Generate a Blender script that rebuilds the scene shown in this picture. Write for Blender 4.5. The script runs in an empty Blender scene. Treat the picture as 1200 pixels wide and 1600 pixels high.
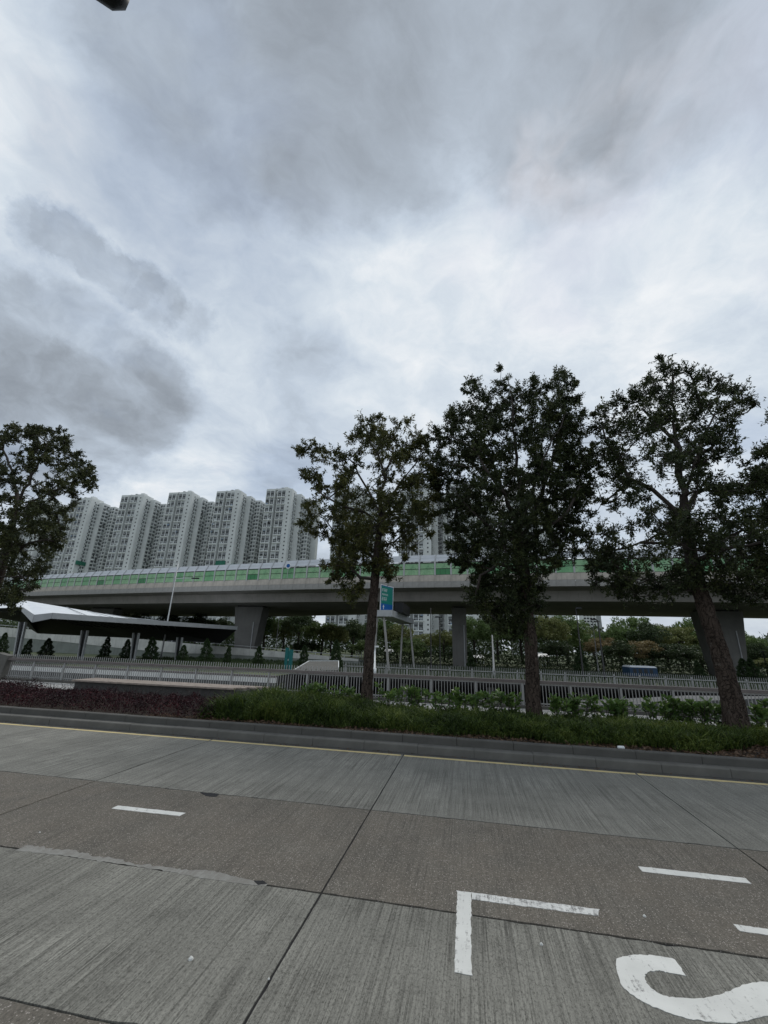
import bpy, bmesh, math, random
import numpy as np
from mathutils import Vector, Matrix

# ------------------------------------------------------------------ camera, world, sun, exposure
S = bpy.context.scene
COL = S.collection
F_PX, CX, CY, EYE = 651.0, 600.0, 800.0, 2.1
_a = np.array([-3460., -103., -651.]); _a /= np.linalg.norm(_a); _X = -_a
_t = np.array([129., -214., -651.]); _t -= _X * (_t @ _X); _t /= np.linalg.norm(_t)
ROT = np.array([_X, _t, np.cross(_X, _t)])            # camera axes -> world

cam_d = bpy.data.cameras.new('camera'); cam = bpy.data.objects.new('camera', cam_d); COL.objects.link(cam)
cam_d.sensor_fit = 'VERTICAL'; cam_d.sensor_height = 24.0; cam_d.lens = 24.0 * F_PX / 1600.0
cam_d.clip_start = 0.05; cam_d.clip_end = 12000
_m = Matrix([list(r) for r in ROT]).to_4x4(); _m.translation = (0, 0, EYE); cam.matrix_world = _m
S.camera = cam

S.view_settings.view_transform = 'Standard'; S.view_settings.look = 'None'
S.view_settings.exposure = 0.0; S.view_settings.gamma = 1.0; S.view_settings.use_curve_mapping = False
S.cycles.max_bounces = 6; S.cycles.diffuse_bounces = 3; S.cycles.transparent_max_bounces = 8

def ray(px, py):
    d = ROT @ np.array([px - CX, -(py - CY), -F_PX]); return d / np.linalg.norm(d)
def atY(px, py, Y):
    d = ray(px, py); return Vector((d[0] * Y / d[1], Y, EYE + d[2] * Y / d[1]))
def atZ(px, py, z):
    d = ray(px, py); s = (z - EYE) / d[2]; return Vector((d[0] * s, d[1] * s, z))

SUN_EL, SUN_AZ = math.radians(58), math.radians(20)   # behind the clouds, a little beyond the road
world = bpy.data.worlds.new('World'); S.world = world; world.use_nodes = True
def build_world():
    nt = world.node_tree; N, L = nt.nodes, nt.links; N.clear()
    out = N.new('ShaderNodeOutputWorld'); bg = N.new('ShaderNodeBackground'); bg.inputs['Strength'].default_value = 0.1
    L.new(bg.outputs[0], out.inputs[0])
    sky = N.new('ShaderNodeTexSky'); sky.sky_type = 'NISHITA'; sky.sun_disc = False
    sky.sun_elevation = SUN_EL; sky.sun_rotation = SUN_AZ; sky.air_density = 1.0; sky.dust_density = 1.0
    tc = N.new('ShaderNodeTexCoord')
    def math_(op, a, b=None, clamp=False):
        n = N.new('ShaderNodeMath'); n.operation = op; n.use_clamp = clamp
        for i, v in enumerate((a, b)):
            if v is None: continue
            if isinstance(v, (int, float)): n.inputs[i].default_value = v
            else: L.new(v, n.inputs[i])
        return n.outputs[0]
    def vmath(op, a, b=None, scale=None):
        n = N.new('ShaderNodeVectorMath'); n.operation = op
        for i, v in enumerate((a, b)):
            if v is None: continue
            if isinstance(v, (tuple, list)): n.inputs[i].default_value = v
            else: L.new(v, n.inputs[i])
        if scale is not None:
            if isinstance(scale, (int, float)): n.inputs['Scale'].default_value = scale
            else: L.new(scale, n.inputs['Scale'])
        return n.outputs['Value'] if op == 'DOT_PRODUCT' else n.outputs['Vector']
    def noise(vec, scale, detail, rough=0.55, dist=0.0, col=False):
        n = N.new('ShaderNodeTexNoise'); n.inputs['Scale'].default_value = scale; n.inputs['Detail'].default_value = detail
        n.inputs['Roughness'].default_value = rough; n.inputs['Distortion'].default_value = dist; L.new(vec, n.inputs['Vector'])
        return n.outputs['Color'] if col else n.outputs['Fac']
    def ramp(v, a, b, c0=0.0, c1=1.0, smooth=True):
        n = N.new('ShaderNodeMapRange'); n.interpolation_type = 'SMOOTHSTEP' if smooth else 'LINEAR'
        n.inputs[1].default_value = a; n.inputs[2].default_value = b; n.inputs[3].default_value = c0; n.inputs[4].default_value = c1
        L.new(v, n.inputs[0]); return n.outputs[0]
    def mixc(f, a, b):
        n = N.new('ShaderNodeMix'); n.data_type = 'RGBA'
        if isinstance(f, float): n.inputs[0].default_value = f
        else: L.new(f, n.inputs[0])
        for k, v in ((6, a), (7, b)):
            if isinstance(v, tuple): n.inputs[k].default_value = (*v, 1)
            else: L.new(v, n.inputs[k])
        return n.outputs[2]
    d = tc.outputs['Generated']
    sep = N.new('ShaderNodeSeparateXYZ'); L.new(d, sep.inputs[0]); zz = sep.outputs['Z']
    den = math_('ADD', math_('MAXIMUM', zz, 0.0), 0.22)
    plane = vmath('SCALE', d, scale=math_('DIVIDE', 1.0, den))       # flat cloud layer seen from below
    flat = vmath('MULTIPLY', plane, (1, 1, 0.0))
    flat = vmath('ADD', flat, (3.7, 1.9, 0.4))
    warp = vmath('SUBTRACT', noise(flat, 1.1, 5, 0.6, col=True), (0.5, 0.5, 0.5))
    fw = vmath('ADD', flat, vmath('SCALE', warp, scale=0.55))
    big = noise(fw, 0.85, 7, 0.5)
    mid = noise(fw, 2.8, 8, 0.60)
    fine = noise(fw, 8.5, 7, 0.66)
    # direction warped a little so that cloud banks have ragged rims
    dw = vmath('ADD', d, vmath('SCALE', vmath('SUBTRACT', noise(d, 4.5, 7, 0.62, col=True), (0.5, 0.5, 0.5)), scale=0.22))
    dn = vmath('NORMALIZE', dw)
    dn2 = vmath('NORMALIZE', vmath('ADD', d, vmath('SCALE', vmath('SUBTRACT', noise(d, 9.0, 8, 0.68, col=True), (0.5, 0.5, 0.5)), scale=0.11)))
    def blob(px, py, r_in, r_out, w, dv=None):
        c = ray(px, py); f = vmath('DOT_PRODUCT', dv or dn, tuple(float(x) for x in c))
        return math_('MULTIPLY', ramp(f, math.cos(math.radians(r_out)), math.cos(math.radians(r_in))), w)
    def total(bl):
        s = None
        for b in bl:
            v = blob(*b); s = v if s is None else math_('ADD', s, v)
        return s
    dark = total([(430, 60, 5, 22, .42), (520, 215, 3, 14, .22), (300, 170, 2, 11, .20), (700, -60, 6, 22, .36), (870, 60, 3, 13, .34),
                  (840, 165, 2, 9, .26), (1080, 40, 3, 14, .22), (560, -250, 6, 30, .3), (1000, 300, 2, 12, .12), (420, 600, 2, 12, .10)])
    dark2 = total([(110, 612, 8, 13, .44, dn2), (0, 600, 8, 14, .34, dn2), (215, 620, 4, 8, .32, dn2), (60, 690, 3, 10, .22, dn2),
                  (60, 356, 1.0, 3.1, .44, dn2), (110, 378, 1.3, 3.4, .50, dn2), (160, 412, 1.3, 3.4, .50, dn2), (210, 445, 1.3, 3.3, .46, dn2), (258, 478, 1.1, 3.2, .40, dn2), (305, 508, .8, 3.0, .32, dn2)])
    lite = total([(640, 420, 1, 14, .20), (150, 60, 2, 16, .26), (1070, 420, 1, 11, .26), (760, 250, 1, 10, .22), (700, 560, 3, 16, .20), (100, 200, 2, 18, .20), (330, 430, 2, 12, .22), (60, 440, 1, 6, .3, dn2), (160, 500, 1, 5, .26, dn2), (60, 250, 1, 9, .25), (1000, 520, 2, 16, .12), (480, 420, 2, 12, .14),
                  (330, 640, 2, 11, .16), (1100, 620, 3, 16, .10), (200, 470, 1, 8, .10), (260, 740, 2, 10, .12)])
    v = math_('ADD', math_('MULTIPLY', big, 0.95), math_('MULTIPLY', mid, 1.08))
    v = math_('ADD', v, math_('MULTIPLY', fine, 0.38))
    dark = math_('MULTIPLY', math_('MINIMUM', dark, 0.62), math_('ADD', 0.35, mid)); lite = math_('MINIMUM', lite, 0.26)
    v = math_('SUBTRACT', math_('ADD', v, math_('MULTIPLY', lite, 0.75)), math_('MULTIPLY', dark, 0.72))
    v = math_('SUBTRACT', v, math_('MULTIPLY', math_('MINIMUM', dark2, 0.55), 0.68))
    lum = ramp(v, 0.48, 1.52, 0.0, 1.0, smooth=False)
    cr = N.new('ShaderNodeValToRGB'); L.new(lum, cr.inputs[0]); e = cr.color_ramp
    stops = [(0.0, (.245, .277, .32)), (0.20, (.315, .355, .405)), (0.42, (.435, .497, .575)), (0.60, (.55, .628, .725)), (0.80, (.69, .76, .83)), (1.0, (.87, .90, .93))]
    e.elements[0].position = 0; e.elements[0].color = (*stops[0][1], 1); e.elements[1].position = 1; e.elements[1].color = (*stops[-1][1], 1)
    for p_, c_ in stops[1:-1]:
        q = e.elements.new(p_); q.color = (*c_, 1)
    # thin veil of brighter haze low over the horizon, on every side
    low = ramp(zz, 0.0, 0.34, 1.0, 0.0)
    cloud = mixc(math_('MULTIPLY', low, 0.55), cr.outputs[0], (.57, .62, .68))
    cloud10 = vmath('SCALE', cloud, scale=10.0)
    # blue shows through where the layer is thin
    thin = ramp(noise(fw, 1.9, 5, 0.55), 0.48, 0.64, 0.98, 0.74)
    cov = math_('MAXIMUM', thin, ramp(zz, 0.0, 0.25, 1.0, 0.0))
    L.new(mixc(cov, sky.outputs[0], cloud10), bg.inputs['Color'])
build_world()

sun_d = bpy.data.lights.new('sun', 'SUN'); sun_d.energy = 1.5; sun_d.angle = math.radians(22); sun_d.color = (1.0, .96, .90)
sun = bpy.data.objects.new('sun', sun_d); COL.objects.link(sun)
_sd = Vector((math.sin(SUN_AZ) * math.cos(SUN_EL), math.cos(SUN_AZ) * math.cos(SUN_EL), math.sin(SUN_EL)))
sun.rotation_euler = _sd.to_track_quat('Z', 'Y').to_euler()

# ------------------------------------------------------------------ helpers
rnd = random.Random(7); rng = np.random.default_rng(11)
def tag(o, label=None, cat=None, group=None, kind=None):
    for k, v in (('label', label), ('category', cat), ('group', group), ('kind', kind)):
        if v: o[k] = v
    return o
def link(name, me, parent=None, loc=None, rot=None, scale=None):
    o = bpy.data.objects.new(name, me); COL.objects.link(o)
    if parent: o.parent = parent
    if loc is not None: o.location = loc
    if rot is not None: o.rotation_euler = rot
    if scale is not None: o.scale = scale
    return o
def empty(name, loc=(0, 0, 0), rz=0.0):
    o = bpy.data.objects.new(name, None); COL.objects.link(o); o.location = loc; o.rotation_euler = (0, 0, rz); o.empty_display_size = .3
    return o
def copy_tree(o, parent=None):
    c = o.copy(); COL.objects.link(c)
    if parent is not None: c.parent = parent
    for ch in list(o.children): copy_tree(ch, c)
    return c
class MB:
    def __init__(s): s.v = []; s.f = []; s.mi = []; s.cur = 0
    def add(s, vs, fs):
        n = len(s.v); s.v += [tuple(v) for v in vs]
        for f in fs: s.f.append(tuple(i + n for i in f)); s.mi.append(s.cur)
        return s
    def box(s, x0, x1, y0, y1, z0, z1):
        return s.add([(x0,y0,z0),(x1,y0,z0),(x1,y1,z0),(x0,y1,z0),(x0,y0,z1),(x1,y0,z1),(x1,y1,z1),(x0,y1,z1)],
                     [(0,3,2,1),(4,5,6,7),(0,1,5,4),(1,2,6,5),(2,3,7,6),(3,0,4,7)])
    def hexa(s, p):   # 8 points: bottom ring, top ring
        return s.add(p, [(0,3,2,1),(4,5,6,7),(0,1,5,4),(1,2,6,5),(2,3,7,6),(3,0,4,7)])
    def bar(s, a, b, w, h=None, up=(0, 0, 1)):
        a, b = Vector(a), Vector(b); d = (b - a).normalized(); h = h or w
        u = Vector(up)
        if abs(d.dot(u)) > .95: u = Vector((0, 1, 0))
        sx = d.cross(u).normalized(); sy = sx.cross(d).normalized()
        ring = lambda p: [p - sx*w/2 - sy*h/2, p + sx*w/2 - sy*h/2, p + sx*w/2 + sy*h/2, p - sx*w/2 + sy*h/2]
        return s.hexa(ring(a) + ring(b))
    def tube(s, pts, rad, n=8, cap=True):
        pts = [Vector(p) for p in pts]; rings = []; base = len(s.v); pr = None
        for i, p in enumerate(pts):
            d = (pts[min(i+1, len(pts)-1)] - pts[max(i-1, 0)])
            d = d.normalized() if d.length > 1e-9 else Vector((0, 0, 1))
            if pr is None:
                u = Vector((1, 0, 0)) if abs(d.x) < .8 else Vector((0, 1, 0)); pr = (u - d*u.dot(d)).normalized()
            else:
                q = pr - d*pr.dot(d); pr = q.normalized() if q.length > 1e-6 else pr
            bt = d.cross(pr); r = rad[i] if isinstance(rad, (list, tuple)) else rad
            for k in range(n):
                a = 2*math.pi*k/n; s.v.append(tuple(p + pr*(r*math.cos(a)) + bt*(r*math.sin(a))))
        for i in range(len(pts)-1):
            for k in range(n):
                a, b = base + i*n + k, base + i*n + (k+1) % n
                s.f.append((a, b, b+n, a+n)); s.mi.append(s.cur)
        if cap:
            s.f.append(tuple(base + k for k in range(n-1, -1, -1))); s.mi.append(s.cur)
            e = base + (len(pts)-1)*n; s.f.append(tuple(e + k for k in range(n))); s.mi.append(s.cur)
        return s
    def prism(s, poly, z0, z1):
        n = len(poly)
        return s.add([(x, y, z0) for x, y in poly] + [(x, y, z1) for x, y in poly],
                     [tuple(range(n-1, -1, -1)), tuple(range(n, 2*n))] + [(i, (i+1) % n, n + (i+1) % n, n + i) for i in range(n)])
    def mesh(s, mats, smooth=False):
        me = bpy.data.meshes.new('m'); me.from_pydata(s.v, [], s.f)
        for m in (mats if isinstance(mats, (list, tuple)) else [mats]): me.materials.append(m)
        if any(s.mi): me.polygons.foreach_set('material_index', s.mi)
        if smooth: me.polygons.foreach_set('use_smooth', [True]*len(me.polygons))
        me.update(); return me
    def build(s, name, mats, parent=None, smooth=False, **k):
        return link(name, s.mesh(mats, smooth), parent, **k)
def quads_mesh(V, mats, mi=None, smooth=False):
    n = len(V) // 4; me = bpy.data.meshes.new('q')
    me.vertices.add(len(V)); me.vertices.foreach_set('co', np.ascontiguousarray(V, dtype=np.float32).ravel())
    me.loops.add(4*n); me.loops.foreach_set('vertex_index', np.arange(4*n, dtype=np.int32))
    me.polygons.add(n); me.polygons.foreach_set('loop_start', np.arange(0, 4*n, 4, dtype=np.int32))
    try: me.polygons.foreach_set('loop_total', np.full(n, 4, dtype=np.int32))
    except Exception: pass
    for m in (mats if isinstance(mats, (list, tuple)) else [mats]): me.materials.append(m)
    if mi is not None: me.polygons.foreach_set('material_index', np.ascontiguousarray(mi, dtype=np.int32))
    me.update(calc_edges=True); return me
def unit(a): return a / np.maximum(np.linalg.norm(a, axis=1, keepdims=True), 1e-9)
def leaves(C, D, ln, wd, fold=0.12, widest=.5):
    """rhombic leaves: base C, pointing along D"""
    n = len(C); D = unit(D); R = unit(rng.normal(size=(n, 3))); Sx = unit(np.cross(D, R)); Nn = np.cross(Sx, D)
    ln = np.broadcast_to(ln, n)[:, None]; wd = np.broadcast_to(wd, n)[:, None]
    mid = C + D*ln*widest + Nn*ln*fold
    V = np.stack([C, mid + Sx*wd/2, C + D*ln, mid - Sx*wd/2], axis=1)
    return V.reshape(-1, 3)

# ------------------------------------------------------------------ materials
def nodes(name):
    m = bpy.data.materials.new(name); m.use_nodes = True; nt = m.node_tree; b = nt.nodes['Principled BSDF']; return m, nt, b
def tx(nt, kind='Object'):
    return nt.nodes.new('ShaderNodeTexCoord').outputs[kind]
def mapping(nt, vec, scale=(1,1,1), rot=(0,0,0), loc=(0,0,0)):
    n = nt.nodes.new('ShaderNodeMapping'); n.inputs['Scale'].default_value = scale; n.inputs['Rotation'].default_value = rot; n.inputs['Location'].default_value = loc
    nt.links.new(vec, n.inputs['Vector']); return n.outputs[0]
def nz(nt, vec, scale, detail=4, rough=.55, dist=0.):
    n = nt.nodes.new('ShaderNodeTexNoise'); n.inputs['Scale'].default_value = scale; n.inputs['Detail'].default_value = detail
    n.inputs['Roughness'].default_value = rough; n.inputs['Distortion'].default_value = dist
    nt.links.new(vec, n.inputs['Vector']); return n.outputs['Fac']
def mr(nt, v, a, b, c=0., d=1.):
    n = nt.nodes.new('ShaderNodeMapRange'); n.inputs[1].default_value = a; n.inputs[2].default_value = b; n.inputs[3].default_value = c; n.inputs[4].default_value = d
    nt.links.new(v, n.inputs[0]); return n.outputs[0]
def mx(nt, f, a, b, mode='MIX'):
    n = nt.nodes.new('ShaderNodeMix'); n.data_type = 'RGBA'; n.blend_type = mode
    if isinstance(f, (int, float)): n.inputs[0].default_value = f
    else: nt.links.new(f, n.inputs[0])
    for k, v in ((6, a), (7, b)):
        if isinstance(v, tuple): n.inputs[k].default_value = (*v, 1)
        else: nt.links.new(v, n.inputs[k])
    return n.outputs[2]
def mth(nt, op, a, b):
    n = nt.nodes.new('ShaderNodeMath'); n.operation = op
    for i, v in enumerate((a, b)):
        if isinstance(v, (int, float)): n.inputs[i].default_value = v
        else: nt.links.new(v, n.inputs[i])
    return n.outputs[0]
def bump(nt, b, h, dist=.01, st=.6):
    n = nt.nodes.new('ShaderNodeBump'); n.inputs['Distance'].default_value = dist; n.inputs['Strength'].default_value = st
    nt.links.new(h, n.inputs['Height']); nt.links.new(n.outputs[0], b.inputs['Normal'])
def plain(name, col, rough=.7, metal=0., var=.18, scale=6., bmp=0., spec=.3, streak=False):
    m, nt, b = nodes(name); o = tx(nt)
    if streak: o = mapping(nt, o, (1, 1, .12))
    n = nz(nt, o, scale, 6, .6)
    lo = tuple(c*(1-var) for c in col); hi = tuple(min(c*(1+var), 1) for c in col)
    nt.links.new(mx(nt, mr(nt, n, .3, .7), lo, hi), b.inputs['Base Color'])
    b.inputs['Roughness'].default_value = rough; b.inputs['Metallic'].default_value = metal; b.inputs['Specular IOR Level'].default_value = spec
    if bmp: bump(nt, b, nz(nt, o, scale*6, 4), bmp)
    return m
def leafmat(name, cols, rough=.55, trans=.25, per_object=False):
    """colour varies from leaf to leaf and from clump to clump"""
    m = bpy.data.materials.new(name); m.use_nodes = True; nt = m.node_tree; N, L = nt.nodes, nt.links
    b = N['Principled BSDF']; out = N['Material Output']
    g = N.new('ShaderNodeNewGeometry').outputs['Random Per Island']
    cl = nz(nt, tx(nt), 1.3, 3); f = mth(nt, 'ADD', mth(nt, 'MULTIPLY', g, .55), mr(nt, cl, .3, .7, -.05, .5))
    if per_object:
        oi = N.new('ShaderNodeObjectInfo').outputs['Random']; f = mth(nt, 'ADD', mth(nt, 'MULTIPLY', f, .7), mth(nt, 'MULTIPLY', oi, .35))
    cr = N.new('ShaderNodeValToRGB'); L.new(f, cr.inputs[0]); e = cr.color_ramp
    e.elements[0].color = (*cols[0], 1); e.elements[1].color = (*cols[-1], 1)
    for i, c in enumerate(cols[1:-1]): e.elements.new((i+1)/(len(cols)-1)).color = (*c, 1)
    L.new(cr.outputs[0], b.inputs['Base Color']); b.inputs['Roughness'].default_value = rough; b.inputs['Specular IOR Level'].default_value = .25
    t = N.new('ShaderNodeBsdfTranslucent'); L.new(cr.outputs[0], t.inputs[0])
    ms = N.new('ShaderNodeMixShader'); ms.inputs[0].default_value = trans
    L.new(b.outputs[0], ms.inputs[1]); L.new(t.outputs[0], ms.inputs[2]); L.new(ms.outputs[0], out.inputs[0])
    return m
def road_concrete(name, base, dark, groove, speck=0., warm=None, drag=.5):
    m, nt, b = nodes(name); o = tx(nt); L = nt.links
    rnd_ = nt.nodes.new('ShaderNodeObjectInfo').outputs['Random']
    cm = nt.nodes.new('ShaderNodeCombineXYZ'); L.new(mth(nt, 'MULTIPLY', rnd_, 37.), cm.inputs[0]); L.new(mth(nt, 'MULTIPLY', rnd_, 91.), cm.inputs[1])
    ad = nt.nodes.new('ShaderNodeVectorMath'); L.new(o, ad.inputs[0]); L.new(cm.outputs[0], ad.inputs[1]); p = ad.outputs[0]
    tine = nz(nt, mapping(nt, p, (72, .75, 1)), 1.0, 5, .72, .25)          # broom grooves across the road
    tine2 = nz(nt, mapping(nt, p, (22, .28, 1)), 1.0, 6, .75, .3)
    blot = nz(nt, p, .9, 7, .62); dirt = nz(nt, mapping(nt, p, (1.1, 1.1, 1)), 3.2, 8, .7); fine = nz(nt, p, 90, 3, .7)
    track = nz(nt, mapping(nt, p, (.10, 1.5, 1)), 1.0, 3, .5)               # wheel tracks along the road
    c = mx(nt, mr(nt, blot, .36, .64), tuple(x*.70 for x in base), tuple(x*1.14 for x in base))
    c = mx(nt, mth(nt, 'MULTIPLY', mr(nt, tine, .50, .36), groove), c, dark)
    c = mx(nt, mth(nt, 'MULTIPLY', mr(nt, tine2, .53, .34), groove*.85), c, dark)
    c = mx(nt, mth(nt, 'MULTIPLY', mr(nt, dirt, .50, .28), .55), c, dark)
    c = mx(nt, mth(nt, 'MULTIPLY', mr(nt, track, .42, .62), .5), c, tuple(x*.72 for x in base))
    c = mx(nt, mr(nt, fine, .35, .65, 0, .22), c, tuple(x*1.5 for x in base))
    if warm: c = mx(nt, mr(nt, nz(nt, p, 1.7, 5), .4, .65, 0, .5), c, warm)
    pit = nz(nt, mapping(nt, p, (1, .6, 1)), 58, 4, .85); c = mx(nt, mr(nt, pit, .50, .34, 0, .75), c, dark)
    c = mx(nt, mr(nt, pit, .55, .72, 0, .30), c, tuple(x*1.5 for x in base))
    crk = nz(nt, mapping(nt, p, (9, .7, 1)), 1.6, 6, .75, .9); c = mx(nt, mr(nt, mth(nt, 'ABSOLUTE', mth(nt, 'SUBTRACT', crk, .5), 0.), .012, .0, 0, .55), c, dark)
    c = mx(nt, mth(nt, 'MULTIPLY', rnd_, .28), c, tuple(x*.62 for x in base))
    sd = nz(nt, p, 7.0, 5, .7); c = mx(nt, mr(nt, sd, .70, .78, 0, .6), c, dark)
    if speck:
        v = nt.nodes.new('ShaderNodeTexVoronoi'); v.inputs['Scale'].default_value = 75; L.new(p, v.inputs['Vector'])
        w = nt.nodes.new('ShaderNodeSeparateColor'); L.new(v.outputs['Color'], w.inputs[0])
        f = mth(nt, 'MULTIPLY', mr(nt, v.outputs['Distance'], .42, .25), mr(nt, w.outputs[0], .62, .8))
        c = mx(nt, mth(nt, 'MULTIPLY', f, speck), c, (.42, .38, .34))
        v2 = mr(nt, w.outputs[1], .7, .9, 0, .5); c = mx(nt, v2, c, tuple(x*.55 for x in base))
    L.new(c, b.inputs['Base Color']); b.inputs['Roughness'].default_value = .88; b.inputs['Specular IOR Level'].default_value = .2
    h = mth(nt, 'ADD', mth(nt, 'MULTIPLY', tine, groove), mth(nt, 'MULTIPLY', fine, .5)); bump(nt, b, h, .006, .8)
    return m
def road_paint(name, col, wear=.45, back=(.12, .115, .11)):
    m, nt, b = nodes(name); o = tx(nt)
    a = nz(nt, mapping(nt, o, (40, 2.0, 1)), 1.0, 5, .7); c = nz(nt, o, 9, 8, .75); d = nz(nt, o, 60, 3, .7)
    f = mth(nt, 'ADD', mth(nt, 'MULTIPLY', a, .35), mth(nt, 'ADD', mth(nt, 'MULTIPLY', c, .45), mth(nt, 'MULTIPLY', d, .2)))
    f = mr(nt, f, wear-.06, wear+.02, .85, 0)
    base = mx(nt, mr(nt, nz(nt, o, 3, 5), .3, .7), tuple(x*.82 for x in col), col)
    nt.links.new(mx(nt, f, base, back), b.inputs['Base Color']); b.inputs['Roughness'].default_value = .7
    bump(nt, b, d, .002, .5); return m
def concrete(name, col, stain=.5, streaks=True, sc=1.2, bmp=.004):
    m, nt, b = nodes(name); o = tx(nt)
    n = nz(nt, o, sc, 8, .62); s = nz(nt, mapping(nt, o, (3.2, 3.2, .18)), 1.2, 6, .65); f = nz(nt, o, 40, 4, .7)
    c = mx(nt, mr(nt, n, .3, .7), tuple(x*.78 for x in col), tuple(x*1.12 for x in col))
    if streaks: c = mx(nt, mr(nt, s, .52, .74, 0, stain), c, tuple(x*.45 for x in col))
    c = mx(nt, mr(nt, f, .35, .7, 0, .16), c, tuple(x*.5 for x in col))
    nt.links.new(c, b.inputs['Base Color']); b.inputs['Roughness'].default_value = .85; b.inputs['Specular IOR Level'].default_value = .2
    bump(nt, b, f, bmp, .6); return m
def bark(name, c0, c1, c2):
    m, nt, b = nodes(name); o = tx(nt)
    w = nz(nt, mapping(nt, o, (1, 1, .22)), 9, 8, .7, .8); f = nz(nt, mapping(nt, o, (1, 1, .3)), 38, 5, .7)
    v = nt.nodes.new('ShaderNodeTexVoronoi'); v.feature = 'DISTANCE_TO_EDGE'; v.inputs['Scale'].default_value = 10
    ww = nt.nodes.new('ShaderNodeVectorMath'); nt.links.new(mapping(nt, o, (1, 1, .20)), ww.inputs[0])
    q = nt.nodes.new('ShaderNodeTexNoise'); q.inputs['Scale'].default_value = 5; nt.links.new(o, q.inputs['Vector'])
    sc_ = nt.nodes.new('ShaderNodeVectorMath'); sc_.operation = 'SCALE'; sc_.inputs['Scale'].default_value = .35; nt.links.new(q.outputs['Color'], sc_.inputs[0])
    nt.links.new(sc_.outputs[0], ww.inputs[1]); nt.links.new(ww.outputs[0], v.inputs['Vector'])
    edge = mr(nt, v.outputs['Distance'], 0, .09)
    c = mx(nt, mr(nt, w, .32, .68), c0, c1); c = mx(nt, mr(nt, nz(nt, o, 3.5, 6, .7), .60, .72, 0, .75), c, c2)
    c = mx(nt, mth(nt, 'SUBTRACT', 1.0, edge), c, tuple(x*.35 for x in c0))
    c = mx(nt, mr(nt, f, .35, .6, .5, 0), c, tuple(x*.5 for x in c0))
    nt.links.new(c, b.inputs['Base Color']); b.inputs['Roughness'].default_value = .92; b.inputs['Specular IOR Level'].default_value = .1
    bump(nt, b, mth(nt, 'ADD', mth(nt, 'MULTIPLY', edge, .5), w), .03, 1.0); return m

M = {}
M['slab_grey'] = road_concrete('road_concrete_grey', (.262, .255, .222), (.038, .036, .031), .95)
M['slab_far'] = road_concrete('road_concrete_far_lane', (.275, .268, .236), (.052, .050, .043), 1.0)
M['slab_brown'] = road_concrete('road_concrete_old_brown', (.178, .162, .136), (.036, .033, .028), .75, speck=.85, warm=(.182, .156, .125))
M['seal'] = plain('joint_sealant', (.016, .016, .017), .8, var=.4, scale=20)
M['gutter'] = concrete('gutter_concrete', (.085, .083, .078), .3, False, 3)
M['patch'] = road_paint('pale_repair_mortar', (.255, .25, .225), .53, (.17, .16, .14))
M['white'] = road_paint('white_road_paint', (.68, .68, .64), .445)
M['white_worn'] = road_paint('white_road_paint_worn', (.66, .66, .63), .49)
M['yellow'] = road_paint('yellow_road_paint', (.62, .50, .24), .43, (.13, .12, .10))
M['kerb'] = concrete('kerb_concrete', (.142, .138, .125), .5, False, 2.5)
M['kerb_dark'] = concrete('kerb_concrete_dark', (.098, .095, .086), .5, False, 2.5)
M['soil'] = plain('planting_soil', (.035, .024, .017), .95, var=.6, scale=14, bmp=.05)
M['pave'] = plain('pavement_pavers', (.34, .34, .33), .8, var=.35, scale=26, bmp=.004)
M['ground'] = plain('park_ground', (.08, .095, .05), .95, var=.5, scale=.25, bmp=.05)
M['steel'] = plain('galvanised_steel', (.40, .41, .41), .45, .35, var=.12, scale=3)
M['bar'] = plain('painted_steel_bars', (.35, .35, .345), .5, .2, var=.12, scale=3)
M['rail'] = plain('brown_handrail', (.155, .135, .128), .55, .0, var=.15, scale=5)
M['dark_metal'] = plain('dark_metal', (.02, .021, .022), .5, .3, var=.2, scale=4)
M['roofwhite'] = plain('white_roof_sheet', (.80, .82, .84), .4, .1, var=.07, scale=1.5)
M['fascia'] = plain('grey_fascia', (.40, .41, .42), .45, .2, var=.1, scale=1.5)
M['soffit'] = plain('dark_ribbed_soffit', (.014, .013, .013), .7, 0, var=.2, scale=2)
M['girder'] = concrete('flyover_concrete', (.27, .255, .235), .45, True, .35, .01)
M['pier'] = concrete('pier_concrete', (.175, .172, .162), .35, True, .5, .01)
M['fly_fascia'] = concrete('flyover_fascia', (.36, .35, .33), .5, True, .8, .004)
M['fly_parapet'] = concrete('flyover_parapet', (.50, .455, .40), .8, True, 1.2, .004)
M['cap'] = plain('pale_barrier_sheet', (.50, .52, .54), .35, .1, var=.06, scale=1)
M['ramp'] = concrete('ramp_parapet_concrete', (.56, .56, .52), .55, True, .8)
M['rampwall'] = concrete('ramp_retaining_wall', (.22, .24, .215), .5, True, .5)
M['trough'] = concrete('trough_wall_concrete', (.15, .15, .145), .8, True, .7)
M['trough_white'] = concrete('white_parapet', (.80, .80, .77), .3, True, .7)
M['void'] = plain('underpass_painted_shade', (.02, .02, .02), .95, var=.2)  # near-black colour stands in for the shade inside the underpass
M['bench_top'] = plain('weathered_timber', (.27, .225, .19), .75, var=.3, scale=5)
M['bench_body'] = concrete('dark_granite', (.075, .072, .07), .3, False, 4)
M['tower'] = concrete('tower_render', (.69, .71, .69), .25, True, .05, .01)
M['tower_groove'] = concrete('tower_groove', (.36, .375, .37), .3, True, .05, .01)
M['ledge'] = plain('window_ledge_white', (.78, .80, .79), .6, var=.08, scale=.3)
M['hill'] = plain('far_hill_haze_blue', (.16, .23, .30), .9, var=.12, scale=.004)  # bluish haze put into the hill's own colour
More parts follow.
